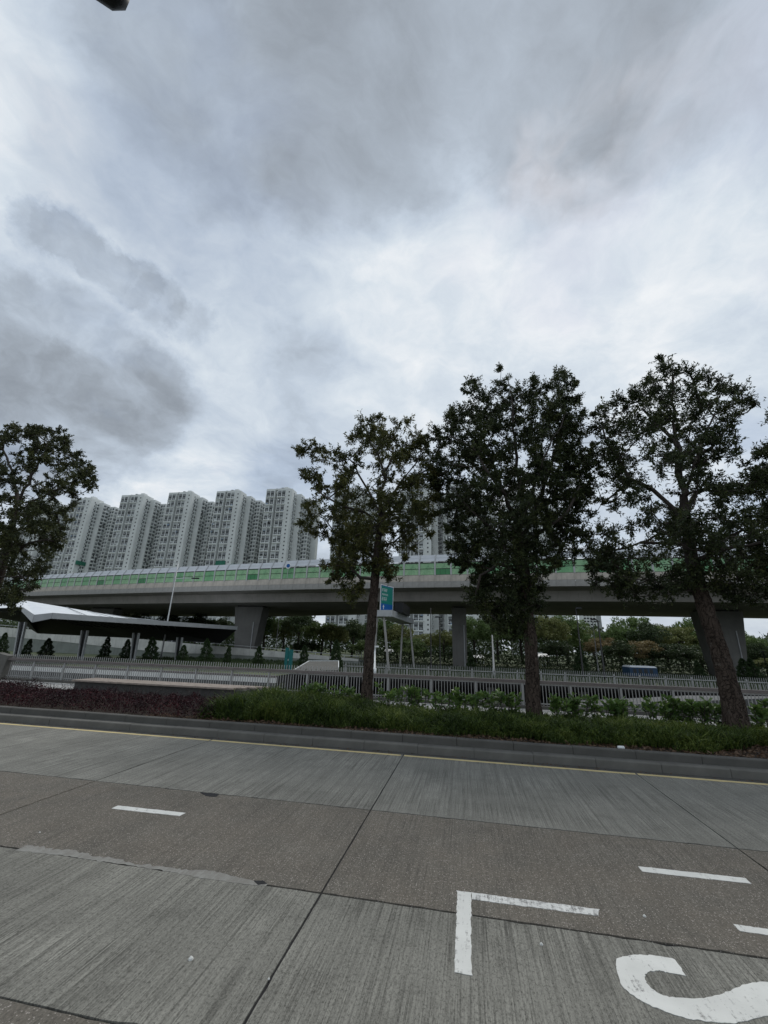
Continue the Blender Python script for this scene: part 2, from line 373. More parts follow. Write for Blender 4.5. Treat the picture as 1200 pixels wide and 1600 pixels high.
def greenpane(name, a, b_, mark):
    m, nt, b = nodes(name); o = tx(nt)
    n = nz(nt, mapping(nt, o, (1, 1, .5)), 1.6, 6, .65); s = nz(nt, mapping(nt, o, (1.8, 1.8, 5)), 1.2, 3, .6, 1.5)
    c = mx(nt, mr(nt, n, .3, .7), a, b_); c = mx(nt, mr(nt, s, .60, .64, 0, .8), c, mark)
    nt.links.new(c, b.inputs['Base Color']); b.inputs['Roughness'].default_value = .35; return m
M['green'] = greenpane('pale_green_panel', (.16, .35, .17), (.33, .53, .30), (.07, .15, .08))
M['green_dark'] = greenpane('deep_green_panel', (.02, .17, .05), (.04, .24, .08), (.03, .12, .05))
M['green_mid'] = greenpane('mid_green_panel', (.10, .30, .13), (.20, .44, .21), (.05, .14, .07))
def glass_mat():
    m, nt, b = nodes('window_glass'); g = nt.nodes.new('ShaderNodeNewGeometry').outputs['Random Per Island']
    ob = nt.nodes.new('ShaderNodeObjectInfo').outputs['Random']; g = mth(nt, 'FRACT', mth(nt, 'ADD', g, mth(nt, 'MULTIPLY', ob, 7.31)), 0.)
    cr = nt.nodes.new('ShaderNodeValToRGB'); nt.links.new(g, cr.inputs[0]); e = cr.color_ramp
    e.elements[0].color = (.06, .07, .072, 1); e.elements[1].color = (.42, .45, .44, 1)
    e.elements.new(.45).color = (.08, .09, .095, 1); e.elements.new(.75).color = (.16, .175, .18, 1)
    nt.links.new(cr.outputs[0], b.inputs['Base Color']); b.inputs['Roughness'].default_value = .3; return m
M['glass'] = glass_mat()
M['glass_dark'] = plain('dark_window_opening', (.035, .038, .04), .3, var=.4, scale=.3)
M['leaf'] = leafmat('tree_leaves', [(.030, .038, .015), (.055, .066, .022), (.10, .108, .032), (.17, .155, .045)], trans=.32)
M['leaf_dense'] = leafmat('dense_tree_leaves', [(.018, .027, .012), (.030, .042, .018), (.055, .072, .026), (.11, .125, .042)], trans=.28)
M['leaf_left'] = leafmat('left_tree_leaves', [(.028, .035, .018), (.045, .056, .025), (.07, .08, .03), (.12, .13, .04)], trans=.22)
M['bark'] = bark('tree_bark', (.050, .038, .031), (.112, .086, .070), (.22, .195, .17))
M['bark_branch'] = plain('branch_bark', (.055, .046, .040), .9, var=.35, scale=8)
M['fern'] = leafmat('fern_fronds', [(.012, .024, .007), (.034, .058, .012), (.080, .120, .022), (.19, .22, .05)], rough=.6, trans=.3)
M['fernlow'] = plain('fern_thatch', (.018, .026, .010), .95, var=.5, scale=12)
M['red'] = leafmat('dark_red_leaves', [(.008, .0035, .004), (.016, .005, .007), (.038, .010, .014), (.10, .028, .030)], trans=.2)
M['broad'] = leafmat('broad_leaves', [(.035, .07, .022), (.065, .12, .03), (.11, .18, .045), (.19, .26, .07)], rough=.38, trans=.25)
M['bg'] = [leafmat('park_leaves_dark', [(0.0338, 0.052, 0.0234), (0.0546, 0.0806, 0.0338), (0.0845, 0.1144, 0.0442)], per_object=True),
           leafmat('park_leaves_olive', [(0.0975, 0.1235, 0.0416), (0.169, 0.1885, 0.065), (0.247, 0.247, 0.091)], per_object=True),
           leafmat('park_leaves_green', [(0.065, 0.1066, 0.0364), (0.1105, 0.169, 0.0546), (0.169, 0.2275, 0.0754)], per_object=True),
           leafmat('park_leaves_rusty', [(0.13, 0.104, 0.052), (0.221, 0.169, 0.0845), (0.286, 0.234, 0.104)], per_object=True)]
M['conifer'] = leafmat('conical_shrub_leaves', [(.022, .042, .018), (.042, .070, .028), (.07, .105, .04)])
M['litter'] = leafmat('dry_leaves', [(.05, .028, .018), (.10, .06, .035), (.17, .11, .07)], trans=.05)

# ------------------------------------------------------------------ ground, trough
TR0, TR1 = 17.35, 32.0
g = MB(); g.add([(-900, -400, -.10), (900, -400, -.10), (900, TR0, -.10), (-900, TR0, -.10)], [(0, 1, 2, 3)])
tag(g.build('ground', M['ground']), kind='structure')
TR2, xl = 36.0, -14.4
g = MB(); g.add([(-6000, TR1+.3, -.30), (xl, TR1+.3, -.30), (xl, TR2+.3, -.30), (6000, TR2+.3, -.30), (6000, 9000, -.30), (-6000, 9000, -.30)], [(0, 1, 2, 3, 4, 5)])
tag(g.build('park_ground', M['ground']), kind='structure')
g = MB(); g.add([(-900, TR0, -5.5), (900, TR0, -5.5), (900, TR1+18, -5.5), (-900, TR1+18, -5.5)], [(0, 1, 2, 3)])
tag(g.build('sunken_road', M['slab_far']), kind='structure')
g = MB().box(-900, 900, TR0-.3, TR0, -5.6, .05)
tag(g.build('retaining_wall', M['trough']), 'concrete retaining wall under the bar railing, near side of the sunken road', 'wall')
rw = empty('retaining_wall', (0, TR1, 0)); tag(rw, 'far concrete wall of the sunken road with a white parapet at left', 'wall')
# left stretch: white parapet above ribbed wall
MB().box(-900, xl, -.02, .3, -.42, -.28).build('dark_strip', M['rail'], rw)  # dark brown strip above the white parapet
MB().box(-900, xl, 0, .3, -.80, -.423).build('white_parapet', M['trough_white'], rw)
MB().box(-900, xl-.003, .05, .3, -5.5, -.803).build('lower_wall', M['trough'], rw)
rb = MB()
for i in range(60): x = xl - .5 - i*1.1; rb.box(x-.09, x+.09, -.05, .05, -2.2, -.82)
o = rb.build('rib', M['trough'], rw); o['kind'] = 'stuff'
# underpass mouth: deck edge and void below, shade painted in as near-black
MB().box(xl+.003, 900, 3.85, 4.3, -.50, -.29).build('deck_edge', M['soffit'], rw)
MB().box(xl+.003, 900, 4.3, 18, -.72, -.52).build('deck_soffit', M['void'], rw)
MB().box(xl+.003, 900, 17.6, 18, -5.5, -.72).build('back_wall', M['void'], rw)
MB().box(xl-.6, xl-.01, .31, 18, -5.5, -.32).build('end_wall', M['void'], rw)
for i, x in enumerate((-5.2, 1.8, 8.8, 15.8, 22.8)): MB().box(x-.3, x+.3, 4.9, 5.5, -5.5, -.72).build('column', M['trough'], rw)
# ramp wedge rising to the right inside the trough
wp = MB()
pts_f = [atY(880, 1103, 21), atY(985, 1101, 21), atY(1075, 1096, 21), atY(1200, 1091, 21)]
pts_b = [atY(880, 1096, 23.5), atY(985, 1091, 23.5), atY(1075, 1086.5, 23.5), atY(1200, 1088, 23.5)]
pts_f.append(Vector((34, 21, 1.0))); pts_b.append(Vector((38, 23.5, 1.0)))
for i in range(4):
    a, b, c, d = pts_f[i], pts_f[i+1], pts_b[i+1], pts_b[i]
    wp.hexa([(a.x, a.y, -5.5), (b.x, b.y, -5.5), (c.x, c.y, -5.5), (d.x, d.y, -5.5), a, b, c, d])
tag(wp.build('ramp_wall', M['trough']), 'smooth grey concrete ramp wall rising to the right behind the bar railing', 'wall')
# pavement between planting bed and railing
MB_ = MB().box(-60, 40, 13.9, TR0-.31, -.1, .14); tag(MB_.build('pavement', M['pave']), kind='structure')
# hills far off to the right
h = MB(); nx = 60
for i in range(nx+1):
    x = 1650 + i*70; zt = 150 + 110*math.sin(i*.16+.4) + 28*math.sin(i*.9) + 14*math.sin(i*2.3+1)
    zt *= min(1, .25 + i/14)
    h.v += [(x, 3000, -5), (x+40, 3300, zt), (x+60, 3900, -5)]
for i in range(nx):
    for k in (0, 1): a = i*3+k; h.f.append((a, a+3, a+4, a+1)); h.mi.append(0)
tag(h.build('hills', M['hill'], smooth=True), kind='structure')

# ------------------------------------------------------------------ road
road = empty('road'); tag(road, kind='structure')
JX0, JP = -1.33, 4.34
lanes = [(-3.6, -1.48, 'slab_brown'), (-1.46, .68, 'slab_grey'), (.70, 2.835, 'slab_brown'), (2.85, 4.38, 'slab_grey'), (4.40, 6.43, 'slab_brown'), (6.445, 9.585, 'slab_far')]
def slab(x0, x1, y0, y1, r):
    """a cast slab with chipped, slightly ragged arrises"""
    g_ = .009; x0 += g_; x1 -= g_; n = 44; out = []
    def jag(rag): return max(0, r.gauss(0, rag)) + (r.random() < .07) * r.random() * rag * 3.5
    for i in range(n): out.append((x0 + (x1-x0)*i/n, y0 + jag(.0045)))
    for i in range(14): out.append((x1 - jag(.0015), y0 + (y1-y0)*i/14))
    for i in range(n): out.append((x1 - (x1-x0)*i/n, y1 - jag(.0045)))
    for i in range(14): out.append((x0 + jag(.0015), y1 - (y1-y0)*i/14))
    return out
rs = random.Random(5)
for li, (y0, y1, mt) in enumerate(lanes):
    for k in range(-11, 9):
        x0 = JX0 + JP*k; x1 = x0 + JP
        if li < 3 and (x0 < -8 or x1 > 8): continue
        m = MB(); poly = slab(0, x1-x0, 0, y1-y0, rs); m.prism(poly, -.05, rs.uniform(-.0015, 0))
        m.build('concrete_slab', M[mt], road, loc=(x0, y0, 0))
for (xa, xb) in ((-60, JX0+JP*-11), (JX0+JP*9, 60)):
    MB().box(xa, xb, -3.6, 9.6, -.09, -.0005).build('concrete_run', M['slab_far'], road)
MB().box(-70, 60, -3.7, 9.62, -.085, -.012).build('joint_sealant', M['seal'], road)
MB().box(-70, 60, 9.59, 9.745, -.08, .002).build('gutter_strip', M['gutter'], road)
MB().box(-60, 40, -30, -3.72, -.09, -.02).build('near_roadside', M['slab_grey'], road)
def ragged(poly, z, name, mat, jit=.004, step=.05, h=.004):
    out = []; r = random.Random(hash(name) % 1000 if False else 3)
    for i in range(len(poly)):
        a, b = Vector((*poly[i], 0)), Vector((*poly[(i+1) % len(poly)], 0)); n = max(1, int((b-a).length/step))
        for k in range(n):
            p = a.lerp(b, k/n); out.append((p.x + r.gauss(0, jit), p.y + r.gauss(0, jit)))
    return MB().prism(out, z-.001, z+h-.001).build(name, M[mat], road)
for (xa, xb) in ((-46, -5.65-.02), (-5.63, JX0-.05), (JX0+.02, JX0+JP-.02), (JX0+JP+.02, 36)):
    ragged([(xa, 9.455), (xb, 9.455), (xb, 9.545), (xa, 9.545)], .001, 'yellow_line', 'yellow', .004, .09, .003)
for k in range(-4, 5):      # short lane marks
    x0 = -4.57 + 6.26*k; ragged([(x0, 5.555), (x0+.98, 5.575), (x0+.98, 5.685), (x0, 5.665)], .001, 'lane_mark', 'white', .0025, .04, .003)
ragged([(-.145, 3.70), (-.03, 3.70), (-.026, 4.63), (-.02, 4.73), (-.145, 4.73)], .001, 'parking_bay_mark', 'white', .003, .03, .003)
ragged([(-.018, 4.62), (1.02, 4.64), (1.06, 4.74), (-.018, 4.73)], .001, 'parking_bay_mark', 'white_worn', .003, .03, .003)
ragged([(2.10, 4.70), (3.1, 4.71), (3.1, 4.80), (2.10, 4.79)], .001, 'parking_bay_mark', 'white', .003, .03, .003)
S_px = [(963, 1502), (980, 1494), (1000, 1492), (1025, 1494), (1056, 1500), (1063, 1512), (1070, 1524), (1045, 1520), (1028, 1517), (1014, 1519), (1008, 1527), (1014, 1541),
        (1033, 1554), (1062, 1560), (1100, 1560), (1135, 1551), (1165, 1538), (1200, 1535), (1240, 1540), (1262, 1556), (1268, 1578), (1250, 1590), (1225, 1588), (1195, 1589), (1155, 1598), (1130, 1599), (1095, 1595),
        (1060, 1588), (1020, 1573), (990, 1556), (970, 1537)]
def smooth(P, k=6):
    out = []; n = len(P)
    for i in range(n):
        p0, p1, p2, p3 = (Vector(P[(i+j-1) % n]) for j in range(4))
        if i in (4, 5, 6): out.append(tuple(p1)); continue
        for q in range(k):
            t = q/k; out.append(tuple(.5*((2*p1) + (p2-p0)*t + (2*p0-5*p1+4*p2-p3)*t*t + (3*p1-p0-3*p2+p3)*t**3)))
    return out
ragged([tuple(atZ(*p, 0)[:2]) for p in smooth(S_px)], .001, 'road_letter', 'white', .003, .03, .003)
# pale mortar smeared along the old joint at left
rs2 = random.Random(77)
up = []; lo_ = []
for i in range(90):
    t = i/89; x = -4.6 + 2.75*t; wv = .04 + .03*math.sin(t*9) + .03*abs(math.sin(t*17+1)) + rs2.gauss(0, .010)
    wv = max(.012, wv*(1 if t < .8 else (1-t)/.2)); up.append((x, 4.40 + wv)); lo_.append((x, 4.385 - max(0, rs2.gauss(.0, .008)) - .035*max(0, math.sin(t*7+2))))
ragged(up + lo_[::-1], .0005, 'mortar_smear', 'patch', .004, .02, .002)
ragged([tuple(atZ(*p, 0)[:2]) for p in [(312, 1238), (330, 1239), (343, 1241), (338, 1245), (322, 1244)]], .0005, 'tar_blob', 'seal', .006, .03, .003)
ragged([tuple(atZ(*p, 0)[:2]) for p in [(396, 1377), (410, 1376), (418, 1381), (404, 1383)]], .0005, 'tar_blob', 'seal', .004, .02, .003)
for (px, py, r) in ((298, 1499, .018), (846, 1476, .013), (1007, 1432, .014), (62, 1301, .010), (420, 1530, .008)):
    p = atZ(px, py, 0); m = MB(); n = 7
    m.tube([(0, 0, 0), (0, 0, r*.5), (r*.1, 0, r)], [r, r*.85, r*.25], 6)
    o = m.build('pebble', M['white'], loc=(p.x, p.y, .0), rot=(0, 0, px)); tag(o, {298: 'largest pale pebble lying on the near concrete lane at left', 846: 'pale chip lying between the bay mark and the letter', 1007: 'pale chip on the brown lane above the white letter', 62: 'tiny pale chip at the far left of the brown lane', 420: 'tiny pale chip near the slab joint at the bottom'}[px], 'pebble')

# ------------------------------------------------------------------ kerb: two courses of stones
kerb = empty('kerb'); tag(kerb, kind='structure')
rs = random.Random(9)
def stone(L_, w, h_, bev):
    m = MB(); n = len(m.v)
    prof = [(0, 0), (0, h_-bev), (bev*.3, h_-bev*.3), (bev, h_), (w, h_), (w, 0)]
    m.v += [(x, y, z) for x in (.004, L_-.004) for y, z in prof]; k = len(prof)
    m.f += [tuple(range(k)), tuple(range(2*k-1, k-1, -1))] + [(i, i+k, (i+1) % k+k, (i+1) % k) for i in range(k)]; m.mi += [0]*(k+2)
    return m.mesh(M['kerb'])
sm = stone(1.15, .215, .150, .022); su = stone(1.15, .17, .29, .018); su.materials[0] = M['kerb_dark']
for i in range(-26, 18):
    link('kerb_stone', sm, kerb, loc=(.09 + i*1.15, 9.75+rs.uniform(-.003, .003), rs.uniform(-.003, .003)), rot=(0, 0, rs.uniform(-.002, .002)))
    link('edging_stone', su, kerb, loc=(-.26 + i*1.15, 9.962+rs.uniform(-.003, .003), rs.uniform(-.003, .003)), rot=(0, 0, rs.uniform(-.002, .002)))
MB().box(-60, 40, 9.77, 9.95, -.05, .135).build('mortar_bed', M['gutter'], kerb)
MB().box(-60, 40, 10.13, 13.9, -.1, .262).build('planting_bed', M['soil']); tag(bpy.data.objects['planting_bed'], kind='structure')

# ------------------------------------------------------------------ bench ledge
bn = empty('bench', (-10.6, 14.4, .14)); tag(bn, 'long low dark bench with a timber top behind the red shrubs', 'bench')
MB().box(-3.95, 3.0, .10, 1.05, -.04, .36).build('base', M['bench_body'], bn)
for j in range(4):
    y0 = -.02 + j*.28
    MB().box(-4.0, 2.6 + .28*j, y0, y0+.27, .372, .425).build('plank', M['bench_top'], bn)

# ------------------------------------------------------------------ near railing
fn = empty('railing', (0, 17.0, .14)); tag(fn, 'near grey bar railing with a wide brown handrail along the pavement', 'railing')
X0, X1, SP = -20.9, 15.0, .1095
MB().box(X0, X1, -.12, .06, .85, .95).build('handrail', M['rail'], fn)
MB().box(X0, X1, -.06, .12, 0, .105).build('base_kerb', M['kerb'], fn)
MB().box(X0, X1, .012, .045, .155, .19).build('bottom_rail', M['bar'], fn)
MB().box(X0, X1, .012, .045, .79, .825).build('top_rail', M['bar'], fn)
pm = MB().box(-.032, .032, -.03, .03, .10, .84).mesh(M['bar'])
for i in range(-12, 9):
    x = .30 + 1.645*i
    if X0 < x < X1: link('post', pm, fn, loc=(x, -.02, 0))
bmx = MB(); bmx.add([(-.012, .012, .10), (.012, .012, .10), (.012, .03, .10), (-.012, .03, .10), (-.012, .012, .80), (.012, .012, .80), (.012, .03, .80), (-.012, .03, .80),
                     (-.012, .03, 1.12), (.012, .03, 1.12), (.012, .048, 1.12), (-.012, .048, 1.12)],
                    [(0,3,2,1),(0,1,5,4),(1,2,6,5),(2,3,7,6),(3,0,4,7),(4,5,9,8),(5,6,10,9),(6,7,11,10),(7,4,8,11),(8,9,10,11)])
bmx = bmx.mesh(M['bar'])
xs = []; x = X0 + .12
while x < X1: xs.append(x); x += SP
xs.sort(key=lambda v: abs(v + 1.5)); far = MB()
for i, x in enumerate(xs):
    if i < 298: link('bar', bmx, fn, loc=(x, 0, 0))
    else:
        far.box(x-.012, x+.012, .012, .03, .10, 1.12)
o = far.build('bar', M['bar'], fn); o['kind'] = 'stuff'
# slanting end post at far left
e = MB(); e.hexa([(-.42, -.2, -.1), (.42, -.2, -.1), (.42, .16, -.1), (-.42, .16, -.1), (-.20, -.2, 1.16), (.52, -.2, 1.04), (.52, .16, 1.04), (-.20, .16, 1.16)])
tag(e.build('end_post', M['kerb'], loc=(-21.35, 17.0, .14)), 'wide slanting grey metal end post at the left end of the bar railing', 'post')

# far railing on the other side of the sunken road
ff = empty('railing', (0, 37.4, -.3)); tag(ff, 'far pale picket railing beyond the sunken road', 'railing')
FX0, FX1 = -10.6, 50.0
MB().box(FX0, FX1, -.03, .03, .66, .72).build('top_rail', M['bar'], ff)
MB().box(FX0, FX1, -.03, .03, .12, .17).build('bottom_rail', M['bar'], ff)
MB().box(FX0, FX1, -.12, .12, 0, .10).build('base_kerb', M['kerb'], ff)
pm2 = MB().box(-.05, .05, -.05, .05, 0, .87).mesh(M['bar']); x = FX0+.2
while x < FX1: link('post', pm2, ff, loc=(x, .02, 0)); x += 1.8
pk = MB(); x = FX0
while x < FX1: pk.box(x-.015, x+.015, .031, .05, .10, 1.01); x += .142
o = pk.build('picket', M['bar'], ff); o['kind'] = 'stuff'

# ------------------------------------------------------------------ flyover
fly = empty('flyover', (0, 52, 0)); tag(fly, 'long concrete flyover with green noise panels crossing behind the trees', 'flyover')
ctl = [(-130, 78.0), (-95, 69.5), (-75, 64.6), (-43.5, 58.2), (-12.7, 53.0), (-.5, 51.6), (12, 50.3), (25, 49.8), (60, 50.6), (110, 55)]
def ye(x):
    for (xa, ya), (xb, yb) in zip(ctl, ctl[1:]):
        if xa <= x <= xb:
            t = (x-xa)/(xb-xa); return ya + (yb-ya)*t
    return ctl[-1][1]
# smooth the edge line
def yes(x): return sum(ye(max(-129, min(109, x+dx))) for dx in (-9, -6, -3, 0, 3, 6, 9))/7
st = [-128 + 3.0*i for i in range(78)]
def strip(name, prof, mat, x_list=st, parent=fly):
    """sweep a closed profile [(dy, z)] along the flyover edge"""
    m = MB(); k = len(prof)
    for x in x_list: m.v += [(x, yes(x) + (d if not callable(d) else d(x)) - 52, z) for d, z in prof]
    for i in range(len(x_list)-1):
        for j in range(k): a = i*k + j; b = i*k + (j+1) % k; m.f.append((a, a+k, b+k, b)); m.mi.append(0)
    m.f += [tuple(range(k)), tuple(range(len(m.v)-1, len(m.v)-1-k, -1))]; m.mi += [0, 0]
    return m.build(name, mat, parent)
wid = lambda x: 23.5 + max(0, min(9, -(x+12)*.28))
strip('girder', [(2.2, 7.75), (lambda x: wid(x), 7.75), (lambda x: wid(x)+2.2, 9.4), (.05, 9.4), (.05, 9.22), (1.9, 8.95)], M['girder'])
strip('deck', [(.0, 9.42), (lambda x: wid(x)+2.4, 9.42), (lambda x: wid(x)+2.4, 9.8), (.0, 9.8)], M['girder'])
strip('far_parapet', [(lambda x: wid(x)+2.0, 9.81), (lambda x: wid(x)+2.3, 9.81), (lambda x: wid(x)+2.3, 10.8), (lambda x: wid(x)+2.0, 10.8)], M['fly_parapet'])
PW = 2.0; fx = MB().box(0, PW-.03, -.06, 0, 9.20, 9.94).mesh(M['fly_fascia']); px_ = MB().box(0, PW-.02, -.02, .25, 9.96, 10.74).mesh(M['fly_parapet'])
po = MB(); po.box(-.10, .10, -.06, .12, 10.6, 12.30); po.bar((0, .04, 12.2), (0, .62, 13.25), .12, .16); po = po.mesh(M['steel'])
def pane(mat):
    m = MB(); m.cur = 0; m.box(.09, PW-.09, .03, .06, 10.78, 11.50); m.cur = 1; m.box(.09, PW-.09, .03, .06, 11.56, 12.22)
    m.cur = 2; m.box(.09, PW-.09, .0, .08, 11.50, 11.56); m.box(.09, PW-.09, .0, .08, 12.22, 12.34); m.box(.09, PW-.09, .0, .08, 10.74, 10.78)
    if mat == 'green_dark': m.box(.64, .66, .02, .03, 10.8, 11.5); m.box(1.28, 1.30, .02, .03, 10.8, 11.5)
    return m.mesh([M[mat], M['green'] if mat != 'green_mid' else M['green_mid'], M['dark_metal']])
panes = {k: pane(k) for k in ('green', 'green_mid', 'green_dark')}
cp = MB(); cp.hexa([(.09, .10, 12.36), (PW-.09, .10, 12.36), (PW-.09, .13, 12.34), (.09, .13, 12.34), (.09, .37, 12.80), (PW-.09, .37, 12.80), (PW-.09, .40, 12.78), (.09, .40, 12.78)])
cp.hexa([(.09, .40, 12.86), (PW-.09, .40, 12.86), (PW-.09, .43, 12.84), (.09, .43, 12.84), (.09, .63, 13.28), (PW-.09, .63, 13.28), (PW-.09, .66, 13.26), (.09, .66, 13.26)])
cp.bar((.05, .40, 12.82), (PW-.05, .40, 12.82), .06)
cp = cp.mesh(M['cap'])
xk = -90.0; i = 0
while xk < 72:
    a = math.atan2(yes(xk+PW)-yes(xk), PW); lc = (xk, yes(xk)-52, 0); dz = .28 if xk > -26.5 else (0 if xk > -68 else -.2)
    link('fascia_panel', fx, fly, loc=lc, rot=(0, 0, a)); link('parapet_panel', px_, fly, loc=lc, rot=(0, 0, a))
    kind = 'green_dark' if i in (14, 19, 30, 44, 53, 61) else ('green_mid' if i % 7 in (2, 5) else 'green')
    link('green_panel', panes[kind], fly, loc=lc, rot=(0, 0, a)); link('cap_panel', cp, fly, loc=(lc[0], lc[1], dz*.5), rot=(0, 0, a))
    link('barrier_post', po, fly, loc=(lc[0], lc[1], dz*.5), rot=(0, 0, a)); xk += PW*math.cos(a); i += 1
# piers
def pier(x, wt, wb, y, flare=0, ztop=7.55, dy=2.4):
    m = MB(); m.hexa([(x-wb/2, y, -.4), (x+wb/2, y, -.4), (x+wb/2, y+dy, -.4), (x-wb/2, y+dy, -.4), (x-wt/2+flare, y, ztop), (x+wt/2+flare, y, ztop), (x+wt/2+flare, y+dy, ztop), (x-wt/2+flare, y+dy, ztop)])
    o = m.build('pier', M['pier'], fly, loc=(0, -52, 0))
    MB().tube([(x+wb/2-.3, y-.07, -.3), (x+wb/2-.3, y-.07, 5.2)], [.07, .07], 6).build('rain_pipe', M['fascia'], fly, loc=(0, -52, 0))
    c = MB().box(x-wt/2+.35, x+wt/2-.35, y+.2, y+dy-.2, ztop, 7.76).build('bearing_plinth', M['dark_metal'], fly, loc=(0, -52, 0))
pier(-34.3, 4.9, 2.9, 63.5); pier(-.9, 2.0, 1.9, 60.5); pier(31.5, 4.9, 3.0, 60.5); pier(-70, 5.4, 3.0, 72)
pier(64, 5.4, 3.0, 62)

# ------------------------------------------------------------------ towers
def face_unit(w, two=True):
    """two-storey window unit of a front bay, origin bottom-left, facing -Y"""
    m = MB(); H_ = 5.8
    m.cur = 0; m.box(0, w, -.75, 0, 0, .45)                         # white ledge
    n = 2; cw = w/n
    for k in range(n):
        x0 = k*cw
        m.cur = 1; m.box(x0+.25, x0+cw-.25, -.06, -.02, 3.3, 5.1); m.box(x0+.25, x0+cw-.25, -.06, -.02, .5, 2.4)
        m.cur = 2; m.box(x0+.45, x0+cw-.45, -.16, -.07, 2.5, 3.3); m.box(x0+.3, x0+cw*.5, -.12, -.065, .5, 1.3); m.cur = 0; m.box(x0+cw*.5-.05, x0+cw*.5+.05, -.14, -.065, .5, 2.4); m.box(x0+.25, x0+cw-.25, -.12, -.065, 1.6, 1.7)
        m.cur = 0; m.box(x0+cw-.14, x0+cw+.14, -.35, 0, .35, H_-.2); m.box(x0+.25, x0+cw-.25, -.14, -.065, 4.15, 4.25)
    return m.mesh([M['ledge'], M['glass'], M['glass_dark']])
def side_unit(w):
    m = MB(); m.cur = 0; m.box(0, w, -.65, 0, 0, .42); m.cur = 1
    for k in range(2): m.box(.3+k*w/2, w/2-.3+k*w/2, -.06, -.02, .85, 2.25)
    m.cur = 2; m.box(w/2-.1, w/2+.1, -.3, 0, .42, 2.9); m.cur = 3; m.box(.2, w*.35, -.35, -.07, .45, .95)
    return m.mesh([M['ledge'], M['glass'], M['ledge'], M['glass_dark']])
fu, su6, su4 = face_unit(6.4), side_unit(6.0), side_unit(4.2)
def tower(x, Y, H_, label, rows_from=0, bays=True, far=False):
    t = empty('apartment_tower', (x, Y, -.3)); tag(t, label, 'tower', 'pale apartment towers beyond the flyover')
    w = MB()
    w.box(0, 6.9, 0, 8, 0, H_); w.box(8.9, 15.8, 0, 8, 0, H_); w.box(6.9, 8.9, 2.2, 8, 0, H_-1.5)      # two bays and the groove
    w.box(15.8, 20.6, -.35, 8, 0, H_+.4)                                     # corner strip
    w.box(3, 24.6, 8, 15, 0, H_-1.0); w.box(-2.5, 3, 9, 15, 0, H_-2)
    w.box(4, 29.4, 15, 22, 0, H_-2.2); w.box(5, 33.5, 22, 27, 0, H_-2.2); w.box(1, 20, 27, 33, 0, H_-2.2)
    w.box(8, 16, 5, 16, H_, H_+3.2); w.box(0, 15.8, 0, .3, H_, H_+.9)
    w.box(10, 13, 8, 12, H_+3.2, H_+5.2)
    w.build('wall', M['tower'], t)
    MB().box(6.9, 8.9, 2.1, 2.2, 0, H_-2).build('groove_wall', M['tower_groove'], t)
    rows = int((H_-1)/5.8)
    for r in range(rows):
        z = H_ - 5.9 - r*5.8
        for bx in (.25, 9.15): link('window_bay', fu, t, loc=(bx, 0, z))
    dots = MB()
    for r in range(int((H_-2)/2.9)):
        z = H_ - 2.6 - r*2.9
        dots.cur = 0; dots.box(17.9, 18.8, -.42, -.36, z, z+1.0); dots.box(20.61, 20.67, 3.4, 4.2, z, z+1.0)
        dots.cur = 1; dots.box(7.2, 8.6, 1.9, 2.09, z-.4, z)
    o = dots.build('small_window', [M['glass_dark'], M['tower_groove']], t); o['kind'] = 'stuff'
    for r in range(int((H_-4)/2.9)):
        z = H_ - 4.9 - r*2.9
        link('window_bay', su6, t, loc=(24.6, 8.6, z), rot=(0, 0, math.pi/2)); link('window_bay', su6, t, loc=(29.4, 15.6, z-1), rot=(0, 0, math.pi/2)); link('window_bay', su4, t, loc=(25.0, 14.995, z-1))
        link('window_bay', su4, t, loc=(20.6, 3.9, z), rot=(0, 0, math.pi/2))
    x_ = MB(); r = random.Random(int(abs(x))*7 + 3)
    for q in range(70):
        z = H_ - 6 - 2.9*r.randint(0, int(H_/2.9)-4); side = r.random()
        if side < .5: y0 = 8.8 + r.uniform(0, 5); x_.cur = r.choice((0, 1, 1, 2)); x_.box(24.62, 25.3, y0, y0+r.uniform(.5, 1.6), z+r.uniform(.3, 1), z+r.uniform(1.1, 1.9))
        else: x0 = r.choice((.6, 3.8, 9.5, 12.7)) + r.uniform(0, 1.2); x_.cur = r.choice((0, 1, 2, 3)); x_.box(x0, x0+r.uniform(.5, 1.3), -.6, -.2, z+r.uniform(0, .5), z+r.uniform(.9, 1.4))
    o = x_.build('balcony_clutter', [M['ledge'], M['tower_groove'], M['glass_dark'], M['net_blue']], t); o['kind'] = 'stuff'
    for k in range(3): MB().box(2+k*4.5, 3.6+k*4.5, 1.5, 3.2, H_, H_+1.2+.5*k).build('roof_plant', M['tower_groove'], t)
    return t
M['net_blue'] = plain('faded_cloth', (.20, .27, .36), .8, var=.3, scale=1)
T = [(-360, 'westernmost pale apartment tower, mostly hidden by the left roadside tree'), (-317, 'pale apartment tower just right of the left roadside tree, green net on its side'),
     (-268.8, 'first fully clear pale apartment tower right of the left roadside tree'), (-226, 'pale apartment tower in the middle of the five clear ones, no net'),
     (-184.6, 'pale apartment tower with two green scaffold nets low on its front'), (-143.4, 'tallest looking pale apartment tower, right end of the clear row beside the tree'),
     (-90.5, 'apartment tower behind the slender roadside tree, left of the sky slit'), (-41.5, 'apartment tower ending at the narrow slit of sky between two trees'),
     (-11.0, 'apartment tower starting right of the narrow slit of sky'), (30, 'apartment tower behind the dense roadside tree, right of its trunk')]
tw = [tower(x, 270, 111 + (0, -1, 0, .5, 0, 0, -3, 0, -2, -12)[i], l) for i, (x, l) in enumerate(T)]
M['net'] = plain('green_scaffold_net', (.03, .15, .10), .8, var=.3, scale=1)
MB().box(20.7, 21.9, -.2, 9, 56, 59).build('scaffold_net', M['net'], tw[1])
